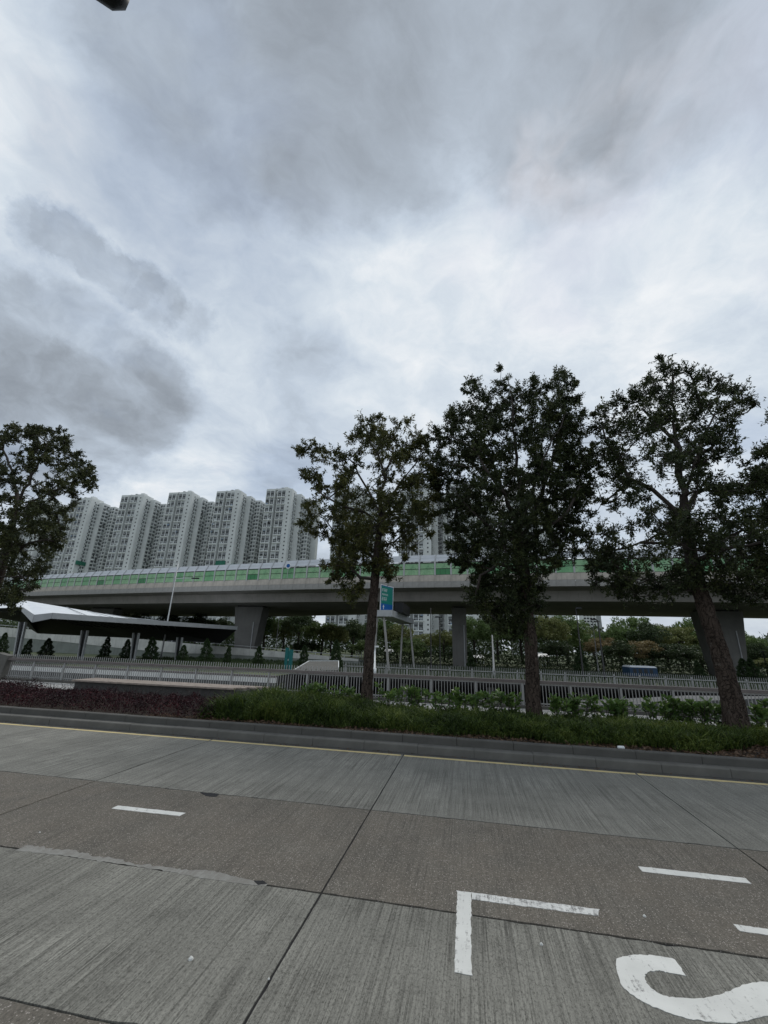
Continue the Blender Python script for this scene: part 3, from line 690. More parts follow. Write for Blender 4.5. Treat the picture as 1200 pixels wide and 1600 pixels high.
MB().box(9.0, 16.4, -1.4, -.6, 53.5, 57.5).build('scaffold_net', M['net'], tw[4]); MB().box(20.4, 24.4, -1.2, 7.9, 50.5, 55).build('scaffold_net', M['net'], tw[4])
# a slim tower far away, seen under the flyover at right
ft = empty('apartment_tower', (118, 470, -.3)); tag(ft, 'slim distant pale tower seen under the flyover between trees', 'tower')
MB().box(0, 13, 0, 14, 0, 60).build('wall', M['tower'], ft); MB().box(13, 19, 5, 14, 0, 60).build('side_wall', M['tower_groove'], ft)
d_ = MB()
for r in range(19):
    for k in range(4): d_.box(1+k*3, 3+k*3, -.2, -.05, 2+r*3, 3.6+r*3)
o = d_.build('window', M['glass_dark'], ft); o['kind'] = 'stuff'

# ------------------------------------------------------------------ slip-road ramp with parapet at left
rp = empty('slip_road', (0, 57, -.3)); tag(rp, 'sloping slip road with pale concrete parapet coming down behind the canopy', 'road ramp')
R_px = [(-160, 966), (0, 980), (40, 983), (130, 991), (225, 999), (320, 1008), (450, 1019), (500, 1024), (575, 1031)]
L_px = [(-160, 984), (0, 994), (50, 998), (120, 1005), (200, 1014), (280, 1021), (330, 1021), (450, 1028), (575, 1034)]
top = [atY(*p, 57) for p in R_px]
def lerp_poly(P, x):
    for a, b in zip(P, P[1:]):
        if a[0] <= x <= b[0]: return a[1] + (b[1]-a[1])*(x-a[0])/(b[0]-a[0])
    return P[-1][1]
sk = [(-160+i*45) for i in range(17)]
for a, b in zip(sk, sk[1:]):
    b = min(b, 575)
    A, B = atY(a, lerp_poly(R_px, a), 57), atY(b, lerp_poly(R_px, b), 57); C_, D_ = atY(a, lerp_poly(L_px, a), 57), atY(b, lerp_poly(L_px, b), 57)
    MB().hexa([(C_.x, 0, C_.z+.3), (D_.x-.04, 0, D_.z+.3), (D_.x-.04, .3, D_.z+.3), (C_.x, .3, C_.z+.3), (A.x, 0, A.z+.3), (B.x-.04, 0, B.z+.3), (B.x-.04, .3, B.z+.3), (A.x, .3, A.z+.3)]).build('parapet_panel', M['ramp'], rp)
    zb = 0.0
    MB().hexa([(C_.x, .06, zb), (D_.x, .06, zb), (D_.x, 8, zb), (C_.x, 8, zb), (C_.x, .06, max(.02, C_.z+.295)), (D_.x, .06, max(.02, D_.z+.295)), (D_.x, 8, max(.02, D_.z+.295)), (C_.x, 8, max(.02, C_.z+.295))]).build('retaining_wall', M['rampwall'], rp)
    if a > -60:
        m = MB(); m.bar((A.x, .15, A.z+.3+.32), (B.x, .15, B.z+.3+.32), .08); m.bar(((A.x+B.x)/2, .15, (A.z+B.z)/2+.25), ((A.x+B.x)/2, .15, (A.z+B.z)/2+.62), .09)
        m.build('guard_rail', M['steel'], rp)
# car on the slip road: body follows the slope
def car(label, cx, cy, cz, slope, col, rz=0.0, L_=4.4, scale=1.0):
    c = empty('car', (cx, cy, cz), rz); c.rotation_euler = (0, slope, rz); c.scale = (scale,)*3; tag(c, label, 'car')
    m = MB(); prof = [(-2.2, .35), (-2.2, .85), (-2.05, .98), (-1.2, 1.03), (-.85, 1.05), (1.5, 1.0), (2.1, .85), (2.2, .6), (2.2, .35)]
    k = len(prof); m.v += [(x, y, z) for y in (-.88, .88) for x, z in prof]
    m.f += [tuple(range(k)), tuple(range(2*k-1, k-1, -1))] + [(i, i+k, (i+1) % k+k, (i+1) % k) for i in range(k)]; m.mi += [0]*(k+2)
    m.build('body', col, c)
    m = MB(); m.hexa([(-1.7, -.8, 1.0), (1.15, -.8, 1.0), (1.15, .8, 1.0), (-1.7, .8, 1.0), (-1.15, -.66, 1.45), (.35, -.66, 1.45), (.35, .66, 1.45), (-1.15, .66, 1.45)]); m.build('windows', M['glass_dark'], c)
    MB().box(-1.12, .33, -.65, .65, 1.452, 1.48).build('roof', col, c)
    for sx in (-1.35, 1.35):
        for sy in (-.86, .70): MB().tube([(sx, sy, .33), (sx, sy+.16, .33)], [.33, .33], 14).build('wheel', M['dark_metal'], c)
    return c
M['carblue'] = plain('dark_blue_paint', (.025, .035, .06), .25, .3, var=.1)
pc = atY(272, 1014, 60)
car('dark blue car driving down the slip road behind the canopy posts', pc.x, 60.2, pc.z-.3, .07, M['carblue'])

# ------------------------------------------------------------------ walkway canopy
can = empty('walkway_canopy', (-34, 42, -.3)); tag(can, 'folded white roofed walkway canopy on paired grey columns at left', 'canopy')
off = Vector((34, -42, .3))
A = atY(371, 979, 55.5); B = atY(82, 958, 32); C_ = atY(54, 961, 31); D_ = atY(36, 949, 33.5); E_ = atY(38, 938, 39); R_ = atY(208, 967, 43.5)
back = [atY(345, 1001, 57.5), atY(200, 992, 50), atY(60, 985, 46)]
V = [p + off for p in (A, B, C_, D_, E_, R_)] + [p + off for p in back]
m = MB(); m.add(V, [(1, 0, 5), (1, 5, 4), (1, 4, 2), (2, 4, 3), (5, 0, 6), (5, 6, 7), (4, 5, 7), (4, 7, 8)]); m.build('roof', M['roofwhite'], can)
m = MB()
def fas(a, b, ha, hb):
    a, b = V[a], V[b]; d = (b-a); n = Vector((d.y, -d.x, 0)).normalized()*.05
    m.hexa([a-Vector((0,0,ha)), b-Vector((0,0,hb)), b-Vector((0,0,hb))+n, a-Vector((0,0,ha))+n, a+Vector((0,0,.03)), b+Vector((0,0,.03)), b+Vector((0,0,.03))+n, a+Vector((0,0,.03))+n])
fas(1, 0, .48, .44); m.build('fascia', M['fascia'], can); m = MB(); fas(2, 1, .62, .48); m.build('fascia', M['fascia'], can); m = MB(); fas(3, 2, .35, .62); m.build('fascia', M['fascia'], can)
dn_ = Vector((0, 0, .40)); U = [p - dn_ if i < 6 else p - Vector((0, 0, .38)) for i, p in enumerate(V)]
W0 = D_ + off + Vector((-9, 2, -.1)); W1 = D_ + off + Vector((-11, 9, -.6))
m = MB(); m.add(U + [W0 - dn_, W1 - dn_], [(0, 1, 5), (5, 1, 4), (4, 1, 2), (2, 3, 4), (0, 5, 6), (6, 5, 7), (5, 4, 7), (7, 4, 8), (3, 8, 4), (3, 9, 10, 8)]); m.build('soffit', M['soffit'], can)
m = MB(); m.add([V[3], V[4], V[8], W1, W0], [(0, 4, 3, 2, 1)]); m.build('roof_wing', M['roofwhite'], can)
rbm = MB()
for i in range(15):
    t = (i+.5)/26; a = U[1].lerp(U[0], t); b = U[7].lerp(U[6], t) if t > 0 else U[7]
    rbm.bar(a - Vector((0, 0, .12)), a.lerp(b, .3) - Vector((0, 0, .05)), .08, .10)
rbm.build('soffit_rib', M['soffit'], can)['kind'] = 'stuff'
for t in (.2, .38, .56, .74):       # seams in the white roof
    a = V[1].lerp(V[0], t*.62); b = V[4].lerp(V[5], t+.18); m = MB(); m.bar(a + Vector((0, 0, .03)), b + Vector((0, 0, .03)), .10, .05); m.build('roof_seam', M['fascia'], can)
for (pt, pb) in (((36, 972), (26, 1027)), ((133, 985), (125, 1031)), ((213, 989), (207, 1033)), ((281, 996), (276, 1035))):
    k = {36: 34.5, 133: 38.5, 213: 42.5, 281: 47.5}[pt[0]]
    t_ = atY(*pt, k) + off; b_ = atY(pb[0], pb[1], k) + off; b_.z = 0; dx = .34
    m = MB()
    for s_ in (-1, 1): m.bar(b_ + Vector((s_*.22, 0, 0)), t_ + Vector((s_*dx, 0, 0)), .13, .22)
    m.build('column', M['steel'], can)
    MB().bar(b_ + Vector((0, .05, 0)), t_ + Vector((0, .05, 0)), .36, .06).build('column_gap_sheet', M['dark_metal'], can)  # dark sheet stands in for the dark gap between the columns

# ------------------------------------------------------------------ sign gantry
ga = empty('sign_gantry', (-8, 41, -.3)); tag(ga, 'grey sign gantry platform on slanting legs behind the slender tree', 'gantry')
go = Vector((8, -41, .3))
a0, a1 = atY(585, 953, 41), atY(613, 953, 41); zt = a0.z; b0 = atZ(643, 972, zt-.05)
b0 = Vector((a1.x + .55, 54, zt)); bl = Vector((a0.x + .55, 54, zt))
m = MB(); m.hexa([p + go - Vector((0, 0, .62)) for p in (a0, a1, b0, bl)] + [p + go for p in (a0, a1, b0, bl)]); m.build('platform', M['fascia'], ga)
m = MB()
for (pt, pb, Y_) in (((589, 962), (584, 1040), 41.4), ((600, 963), (608, 1042), 41.4)):
    p, q = atY(*pt, Y_), atY(*pb, Y_); q.z = -.3; p.z = zt-.6
    MB().bar(q + go, p + go, .20, .20).build('leg', M['fly_fascia'], ga)
for dx in (-.55, .45):
    MB().bar(Vector((a1.x+dx*1.7, 53, -.3)) + go, Vector((a1.x+dx*.9-.2, 53, zt-.6)) + go, .20, .20).build('leg', M['fly_fascia'], ga)
# direction sign standing on the platform
M['signblue'] = plain('sign_blue', (.01, .10, .33), .4, var=.08); M['signgreen'] = plain('sign_green', (.01, .20, .16), .4, var=.08); M['signwhite'] = plain('sign_white', (.7, .72, .72), .45, var=.05)
sg = empty('direction_sign', (atY(594, 953, 41.2).x, 41.2, zt-.02), math.radians(68)); tag(sg, 'blue and green direction sign with white lettering above the gantry', 'sign')
w_, h_ = 2.35, 2.55
MB().box(0, w_, 0, .07, 0, h_).build('backing', M['fascia'], sg)
MB().box(.03, w_-.03, -.012, -.002, .03, h_-.03).build('blue_face', M['signblue'], sg)
MB().box(.10, w_-.10, -.018, -.013, .72, h_-.12).build('green_face', M['signgreen'], sg)
MB().box(-.03, .05, -.02, .0, 0, h_+.02).build('frame', M['signwhite'], sg); MB().box(w_-.05, w_+.03, -.02, .0, 0, h_+.02).build('frame', M['signwhite'], sg)
MB().box(-.03, w_+.03, -.024, -.02, h_-.04, h_+.03).build('frame', M['signwhite'], sg)
def glyphs(name, x0, z0, cw, ch, n, seed):      # tiny characters, far too small to read in the photograph
    m = MB(); r = random.Random(seed)
    for k in range(n):
        x = x0 + k*cw*1.25; y = (-.026, -.019)
        m.box(x, x+cw, *y, z0+ch*.88, z0+ch); m.box(x+cw*.42, x+cw*.58, *y, z0, z0+ch)
        m.box(x, x+cw, *y, z0+ch*.45, z0+ch*.55); m.box(x+cw*r.choice((0, .8)), x+cw*(r.choice((.18, .98))), *y, z0+ch*.05, z0+ch*.4) if False else None
        m.box(x, x+cw*.14, *y, z0+ch*.1, z0+ch*.7) if r.random() < .6 else m.box(x+cw*.84, x+cw, *y, z0, z0+ch*.6)
    m.build(name, M['signwhite'], sg)
glyphs('lettering', .22, 1.90, .20, .30, 4, 1); glyphs('lettering', .22, 1.52, .13, .18, 7, 2); glyphs('lettering', .22, .98, .26, .36, 3, 3)
m = MB(); m.box(.50, .60, -.026, -.019, .16, .50); m.add([(.40, -.026, .40), (.70, -.026, .40), (.55, -.026, .62), (.40, -.019, .40), (.70, -.019, .40), (.55, -.019, .62)], [(0, 1, 2), (3, 5, 4), (0, 3, 4, 1), (1, 4, 5, 2), (2, 5, 3, 0)]); m.build('arrow', M['signwhite'], sg)
vb = MB().box(0, .9, 0, 5.5, 0, 1.0); tag(vb.build('equipment_box', M['dark_metal'], loc=(a1.x-.2, 43.5, zt+.002)), 'dark equipment box on the gantry behind the direction sign', 'box')

# ------------------------------------------------------------------ poles, lamps and small street furniture
def pole(name, label, cat, px, ptop, pbot, Y, r, mat, extra=None, group=None):
    t_, b_ = atY(px[0], ptop, Y), atY(px[1], pbot, Y); b_ = Vector((t_.x, Y, -.3)); H_ = t_.z + .3
    e_ = empty(name, b_); tag(e_, label, cat, group)
    MB().tube([(0, 0, 0), (0, 0, .6), (0, 0, .62), (0, 0, H_)], [r*1.5, r*1.5, r, r*.6], 8).build('pole', mat, e_, smooth=True)
    if extra: extra(e_, H_)
    return e_
def head(e_, H_, dx=.5, dy=0, mat=None):
    MB().tube([(0, 0, H_-.1), (dx*.5, dy*.5, H_+.06), (dx, dy, H_+.05)], [.04, .035, .03], 6).build('arm', mat or M['dark_metal'], e_)
    m = MB(); m.hexa([(dx-.2, dy-.14, H_-.02), (dx+.35, dy-.10, H_), (dx+.35, dy+.10, H_), (dx-.2, dy+.14, H_-.02), (dx-.15, dy-.1, H_+.14), (dx+.3, dy-.07, H_+.12), (dx+.3, dy+.07, H_+.12), (dx-.15, dy+.1, H_+.14)]); m.build('lamp_head', mat or M['dark_metal'], e_)
pole('street_lamp', 'dark slim street lamp left of the pair under the flyover at right', 'street lamp', (900, 906), 951, 1045, 45, .08, M['dark_metal'], lambda e_, h_: head(e_, h_, .18))
pole('street_lamp', 'dark street lamp with a short arm to the left, right of the other dark one', 'street lamp', (934, 942), 969, 1046, 45, .09, M['dark_metal'], lambda e_, h_: head(e_, h_, -.45))
pole('street_lamp', 'thin pale lamp pole behind the two dark lamps at right', 'street lamp', (926, 930), 972, 1040, 60, .07, M['bar'], lambda e_, h_: head(e_, h_, .55, mat=M['bar']))
pole('sign_pole', 'black bare pole just left of the central flyover pier', 'pole', (673, 675), 950, 1040, 45, .07, M['dark_metal'])
pole('street_lamp', 'black lamp pole with short arm between the bare pole and the pier', 'street lamp', (687, 687), 965, 1040, 45, .06, M['dark_metal'], lambda e_, h_: head(e_, h_, -.3))
pole('street_lamp', 'white lamp pole in front of park trees left of the teal kiosk', 'street lamp', (436, 434), 966, 1020, 66, .09, M['bar'], lambda e_, h_: head(e_, h_, .3, mat=M['bar']))
pole('sign_pole', 'pale thin pole right of the central pier beside the white tent', 'pole', (769, 773), 992, 1044, 42, .09, M['bar'])
pole('post', 'short white post with a cross cap right of the slender tree trunk', 'post', (585, 585), 1011, 1056, 37.0, .17, M['ledge'], lambda e_, h_: MB().box(-.38, .38, -.1, .1, h_-.02, h_+.12).build('cap', M['ledge'], e_))
pole('street_lamp', 'small dark lamp at the right edge in front of the far hill', 'street lamp', (1192, 1196), 1019, 1045, 70, .09, M['dark_metal'], lambda e_, h_: head(e_, h_, 0.0))
# tall lamp beside the flyover, its arm reaching right over the parapet
tl = atY(276, 879, 50.0); e_ = empty('street_lamp', (atY(261, 975, 50.0).x, 50.0, -.3)); tag(e_, 'tall thin pale lamp post standing before the green noise barrier at left', 'street lamp')
H_ = tl.z + .3
MB().tube([(0, 0, 0), (0, 0, 1), (0, 0, H_)], [.12, .10, .05], 8).build('pole', M['steel'], e_, smooth=True)
MB().tube([(0, 0, H_-2.2), (1.6, 0, H_-2.1), (3.0, 0, H_-2.15)], [.05, .05, .04], 6).build('arm', M['steel'], e_)
MB().box(2.5, 3.5, -.15, .15, H_-2.22, H_-2.08).build('lamp_head', M['dark_metal'], e_)
MB().tube([(0, 0, H_-.1), (-1.2, 0, H_+.05)], [.04, .03], 6).build('arm', M['steel'], e_)
# small round sign on the flyover
p = atY(450, 885, 54.5); e_ = empty('round_sign', (p.x, yes(p.x)-.35, 10.75)); tag(e_, 'small round blue and white sign on the flyover barrier', 'sign')
MB().tube([(0, 0, 0), (0, 0, 2.0)], [.04, .04], 6).build('pole', M['steel'], e_); MB().tube([(0, -.04, 1.75), (0, 0, 1.75)], [.42, .42], 16).build('sign_face', M['signwhite'], e_)
MB().tube([(0, -.06, 1.75), (0, -.042, 1.75)], [.27, .27], 16).build('sign_symbol', M['signblue'], e_)
# teal kiosk
M['teal'] = plain('teal_paint', (.01, .13, .13), .45, var=.1)
k0 = atY(443, 1046, 38); e_ = empty('information_kiosk', (k0.x, 38, -.3)); tag(e_, 'narrow teal double panel kiosk beyond the railing', 'kiosk')
kt = atY(447, 1012, 38).z + .3
MB().box(0, .30, 0, .18, 0, kt).build('panel', M['teal'], e_); MB().box(.40, .72, 0, .18, 0, kt-.15).build('panel', M['teal'], e_)
MB().box(.0, .72, .05, .12, kt*.45, kt*.45+.12).build('crossbar', M['signwhite'], e_); MB().box(.302, .398, .03, .15, kt-.9, kt-.3).build('spacer', M['teal'], e_)
# low sloping grey roof of the stair to the right of the kiosk
sr = [atY(483, 1033, 42), atY(529, 1033, 42), atY(529, 1047, 37.6), atY(456, 1049, 37.6)]
e_ = empty('stair_cover', (-12, 38, -.3)); tag(e_, 'low sloping grey stair cover with pale edges beyond the railing', 'stair cover'); oo = Vector((12, -38, .3))
P4 = [p + oo for p in (sr[3], sr[2], sr[1], sr[0])]
MB().hexa([(p.x, p.y, 0) for p in P4] + [tuple(p) for p in P4]).build('roof_slab', M['kerb'], e_)
for i_, j_ in ((3, 0), (1, 2), (2, 3)): MB().bar(P4[i_] + Vector((0, 0, .03)), P4[j_] + Vector((0, 0, .03)), .06, .05).build('edge_trim', M['ledge'], e_)
# buses / tents under the park trees
M['busblue'] = plain('blue_bus_paint', (.02, .05, .10), .35, var=.1)
def bus(label, px0, px1, ytop, ybot, Y, body, roof):
    a_, b_ = atY(px0, ytop, Y), atY(px1, ytop, Y); w = b_.x-a_.x; e_ = empty('minibus', ((a_.x+b_.x)/2, Y, -.3)); tag(e_, label, 'minibus'); h_ = a_.z+.3
    MB().box(-w/2, w/2, 0, 2.1, .4, h_-.14).build('body', body, e_); m = MB(); m.hexa([(-w/2, -.03, h_-.14), (w/2, -.03, h_-.14), (w/2, 2.13, h_-.14), (-w/2, 2.13, h_-.14), (-w/2+.15, .12, h_), (w/2-.15, .12, h_), (w/2-.15, 1.98, h_), (-w/2+.15, 1.98, h_)]); m.build('roof', roof, e_)
    for k in range(4): MB().box(-w/2+.3+k*(w-.5)/4, -w/2+.1+(k+1)*(w-.5)/4, -.02, -.001, h_*.5, h_*.8).build('window', M['glass_dark'], e_)
    for sx in (-w*.33, w*.33): MB().tube([(sx, .02, .4), (sx, .3, .4)], [.4, .4], 14).build('wheel', M['dark_metal'], e_)
bus('dark blue minibus with a white roof parked beyond the far railing', 983, 1026, 1040, 1053, 47, M['busblue'], M['cap'])
def tent(label, px0, px1, ytop, ybot, Y):
    a_, b_ = atY(px0, ytop, Y), atY(px1, ytop, Y); w = b_.x-a_.x; e_ = empty('shelter', ((a_.x+b_.x)/2, Y, -.3)); tag(e_, label, 'shelter'); h_ = a_.z+.3
    m = MB(); m.hexa([(-w/2, 0, h_-.45), (w/2, 0, h_-.45), (w/2, 3, h_-.45), (-w/2, 3, h_-.45), (-w*.35, .8, h_), (w*.35, .8, h_), (w*.35, 2.2, h_), (-w*.35, 2.2, h_)]); m.build('roof', M['signwhite'], e_)
    for s in (-1, -.33, .33, 1): MB().box(s*(w/2-.15)-.07, s*(w/2-.15)+.07, .1, .25, 0, h_-.46).build('post', M['signwhite'], e_)
tent('white roofed shelter under the trees right of the dense tree trunk', 840, 858, 1021, 1035, 78)
tent('white roofed shelter right of the central flyover pier', 738, 757, 1023, 1036, 78)
tent('white roofed shelter seen through the gantry legs', 599, 612, 1014, 1022, 78)
tent('white roofed shelter just left of the slender tree trunk', 556, 570, 1013, 1022, 84)
# lamp arm hanging over the camera's road, head just enters at the top left
lh = atZ(181, 4, 9.2); bse = Vector((-6.6, -2.9, -.02))
e_ = empty('street_lamp', bse); tag(e_, 'dark overhead street lamp head poking in at the top left corner', 'street lamp')
v_ = lh - bse; hd = Vector((v_.x, v_.y, 0)).normalized()
hub = v_ - hd*1.20 + Vector((0, 0, .12))
MB().tube([(0, 0, 0), (0, 0, 1.0), (0, 0, 6.5), Vector((0, 0, 8.7)) + hd*.35, Vector((0, 0, 9.15)) + hd*1.3, hub], [.12, .10, .08, .06, .05, .045], 10).build('pole', M['dark_metal'], e_, smooth=True)
m = MB(); ring = [(0, .05), (.12, .09), (.40, .15), (.80, .20), (1.08, .22), (1.25, .17), (1.35, .06)]
m.tube([hub + hd*(a_ - .05) + Vector((0, 0, .02)) for a_, r_ in ring], [r_ for a_, r_ in ring], 16); m.build('lamp_head', M['dark_metal'], e_, smooth=True)
# drinks can among the shrubs' edge
p = atZ(976, 1169, .33); m = MB().tube([(-.07, 0, .035), (-.06, 0, .035), (.05, 0, .035), (.06, 0, .035)], [.024, .033, .033, .024], 12)
tag(m.build('drink_can', M['signwhite'], smooth=True, loc=(p.x, 10.19, .264), rot=(0, 0, .2)), 'crumpled white can lying on the soil beside the kerb', 'can')

# ------------------------------------------------------------------ roadside trees
def point_in(poly, x, y):
    c = False; j = len(poly)-1
    for i in range(len(poly)):
        xi, yi = poly[i]; xj, yj = poly[j]
        if (yi > y) != (yj > y) and x < (xj-xi)*(y-yi)/(yj-yi)+xi: c = not c
        j = i
    return c
def edge_dist(poly, x, y):
    d = 1e9
    for i in range(len(poly)):
        a, b = poly[i], poly[(i+1) % len(poly)]; vx, vy = b[0]-a[0], b[1]-a[1]; t = max(0, min(1, ((x-a[0])*vx+(y-a[1])*vy)/(vx*vx+vy*vy+1e-9)))
        d = min(d, math.hypot(x-a[0]-t*vx, y-a[1]-t*vy))
    return d
def roadside_tree(label, Y, trunk, limbs, crown, holes, n_clump, leaves_per, mat, leaf_len, leaf_w, seed, spread=.27, twigs=7, cl_min=9.0, thick=1.0):
    r = random.Random(seed); base = atY(trunk[0][0], trunk[0][1], Y); base.z = .24
    root = empty('roadside_tree', base); tag(root, label, 'tree', 'trees planted along the roadside bed')
    def W(px, py, dy=0): return atY(px, py, Y+dy) - base
    # trunk with uneven, flaking outline
    tp = [W(p[0], p[1], p[3] if len(p) > 3 else 0) for p in trunk]; tp[0] = Vector((tp[0].x, tp[0].y, -.12)); tr = [p[2] for p in trunk]
    fine_p, fine_r = [], []
    for i in range(len(tp)-1):
        n = max(2, int((tp[i+1]-tp[i]).length/.07))
        for k in range(n): t = k/n; fine_p.append(tp[i].lerp(tp[i+1], t)); fine_r.append(tr[i]+(tr[i+1]-tr[i])*t)
    fine_p.append(tp[-1]); fine_r.append(tr[-1])
    for _ in range(4): fine_p[1:-1] = [(fine_p[i-1]+fine_p[i]*2+fine_p[i+1])/4 for i in range(1, len(fine_p)-1)]
    fine_r = [q*(.74 if 'leaning' in label else .82) for q in fine_r]; m = MB(); NS = 22; m.tube(fine_p, fine_r, NS)
    from mathutils import noise as mn
    for i in range(len(m.v)):
        c = fine_p[min(i//NS, len(fine_p)-1)]; v = Vector(m.v[i]); d = v - c; rr = d.length
        a_ = math.atan2(d.y, d.x)
        f = 1 + .20*mn.noise(Vector((math.cos(a_)*1.6, math.sin(a_)*1.6, v.z*1.1 + seed))) + .14*mn.noise(Vector((math.cos(a_)*6, math.sin(a_)*6, v.z*3.2+seed))) + .10*mn.noise(Vector((math.cos(a_)*14, math.sin(a_)*14, v.z*9)))
        if v.z < .5: f += (.5-v.z)*.35*(1+.6*math.sin(a_*5+seed))
        m.v[i] = tuple(c + d*f)
    m.build('trunk', M['bark'], root, smooth=True)
    # skeleton nodes
    nodes_ = []; par = []
    def add_path(pts, start_parent=None):
        prev = start_parent
        for p in pts: nodes_.append(p); par.append(prev); prev = len(nodes_)-1
        return prev
    add_path(tp[len(tp)//2:]); n_tr = len(nodes_)
    for L_ in limbs:
        pts = [W(*q) for q in L_]; s = min(range(len(nodes_)), key=lambda i: (nodes_[i]-pts[0]).length)
        dense = []
        prevp = nodes_[s]
        for q in pts:
            k = max(1, int((q-prevp).length/.35)); dense += [prevp.lerp(q, (j+1)/k) + Vector((r.gauss(0, .03), r.gauss(0, .06), r.gauss(0, .03))) for j in range(k)]; prevp = q
        add_path(dense, s)
    limb_end = len(nodes_)
    # clump centres inside the outline, with depth
    mpp = Y/F_PX*1.02; C_l = []; tries = 0
    xs_, ys_ = [p[0] for p in crown], [p[1] for p in crown]
    while len(C_l) < n_clump and tries < n_clump*60:
        tries += 1; x, y = r.uniform(min(xs_), max(xs_)), r.uniform(min(ys_), max(ys_))
        if not point_in(crown, x, y): continue
        ed = edge_dist(crown, x, y)
        if ed < 4: continue
        if any(math.hypot((x-hx)/hr, (y-hy)/(hr2)) < 1 for hx, hy, hr, hr2 in holes) and r.random() < .93: continue
        dy = r.uniform(-1, 1)*min(ed*mpp*1.15+.15, 2.1)*thick
        c = W(x, y, 0); k = (Y+dy)/Y; cc = (c + base - Vector((0, 0, EYE)))*k + Vector((0, 0, EYE)) - base
        if any((cc-q[0]).length < .21 for q in C_l): continue
        C_l.append((cc, min(ed, 20)*mpp))
    cen = [c[0] for c in C_l]; order = sorted(range(len(cen)), key=lambda i: min((cen[i]-nodes_[j]).length for j in range(limb_end)))
    arr = [list(p) for p in nodes_]
    tipn = []
    for i in order:
        c = cen[i]; A_ = np.array(arr); d2 = np.linalg.norm(A_ - np.array(c), axis=1)
        pen = d2 + np.maximum(0, A_[:, 2]-c.z)*.9                       # branches rise
        s = int(np.argmin(pen)); p0 = nodes_[s]; n = max(1, int((c-p0).length/.25)); prev = s
        for k in range(n):
            q = p0.lerp(c, (k+1)/n) + (Vector((r.gauss(0, .035), r.gauss(0, .035), r.gauss(0, .03) - .05*math.sin(math.pi*(k+1)/n))) if k < n-1 else Vector())
            nodes_.append(q); arr.append(list(q)); par.append(prev); prev = len(nodes_)-1
        tipn.append(prev)
    cnt = [0]*len(nodes_)
    for t_ in tipn:
        q = t_
        while q is not None: cnt[q] += 1; q = par[q]
    ch = {}
    for i, p in enumerate(par):
        if p is not None: ch.setdefault(p, []).append(i)
    tot = max(1, len(tipn)); rt = tr[len(tr)//2]*.86
    rad = [max(.008, rt*1.05*(c_/tot)**.52) for c_ in cnt]
    bm_ = MB(); seen = set()
    # chains
    starts = [(None, i) for i, p in enumerate(par) if p is None]
    stack = [0]
    while stack:
        s = stack.pop(); chain = [s]; cur = s
        while cur in ch:
            kids = sorted(ch[cur], key=lambda i: -cnt[i]); 
            for kk in kids[1:]: stack.append(('b', cur, kk))
            cur = kids[0]; chain.append(cur)
        pts = [nodes_[i] for i in chain]; rr = [rad[i] for i in chain]
        if len(pts) > 1: bm_.tube(pts, rr, 6 if rr[0] > .03 else 4, cap=False)
        # branch starts
        new = []
        for it in stack:
            if isinstance(it, tuple):
                _, a_, b_ = it; ch2 = [a_, b_]; cur2 = b_
                while cur2 in ch:
                    kids = sorted(ch[cur2], key=lambda i: -cnt[i])
                    for kk in kids[1:]: new.append(('b', cur2, kk))
                    cur2 = kids[0]; ch2.append(cur2)
                rr = [rad[ch2[1]]] + [rad[i] for i in ch2[1:]]
                bm_.tube([nodes_[i] for i in ch2], rr, 6 if rr[0] > .03 else 4, cap=False)
            else: new.append(it)
        stack = new
        while any(isinstance(it, tuple) for it in stack):
            new = []
            for it in stack:
                _, a_, b_ = it; ch2 = [a_, b_]; cur2 = b_
                while cur2 in ch:
                    kids = sorted(ch[cur2], key=lambda i: -cnt[i])
                    for kk in kids[1:]: new.append(('b', cur2, kk))
                    cur2 = kids[0]; ch2.append(cur2)
                rr = [rad[ch2[1]]] + [rad[i] for i in ch2[1:]]
                bm_.tube([nodes_[i] for i in ch2], rr, 6 if rr[0] > .03 else 4, cap=False)
            stack = new
    # twigs and leaves
    LC, LD = [], []
    for (c, ed) in C_l:
        sp = spread*(.55 + .75*min(1, ed/.3))*r.uniform(.8, 1.2)
        nt_ = max(3, int(twigs*r.uniform(.6, 1.4)))
        for k in range(nt_):
            d = Vector((r.gauss(0, 1), r.gauss(0, 1), r.gauss(.25, 1))).normalized()*sp*r.uniform(.45, 1.5)
            tip = c + d; 
            if k % 2 == 0: bm_.tube([c, c + d*.5 + Vector((0, 0, .02)), tip], [.008, .006, .003], 3, cap=False)
            nl = int(leaves_per/nt_*r.uniform(.6, 1.4))
            t = rng.uniform(.15, 1.08, nl)[:, None]; P0 = np.array(c)[None, :] + np.array(d)[None, :]*t + rng.normal(0, .028, (nl, 3))
            LC.append(P0); LD.append(unit(rng.normal(0, 1, (nl, 3)) + np.array(d)[None, :]/max(d.length, .01)*.9 + np.array([[0, 0, -.15]])))
    bm_.build('branches', M['bark_branch'], root, smooth=True)
    LC, LD = np.concatenate(LC), np.concatenate(LD); n = len(LC)
    V_ = leaves(LC, LD, leaf_len*rng.uniform(.6, 1.25, n), leaf_w*rng.uniform(.7, 1.25, n))
    o = link('crown', quads_mesh(V_, mat), root); o['kind'] = 'stuff'
    return root, n

tree_total = 0
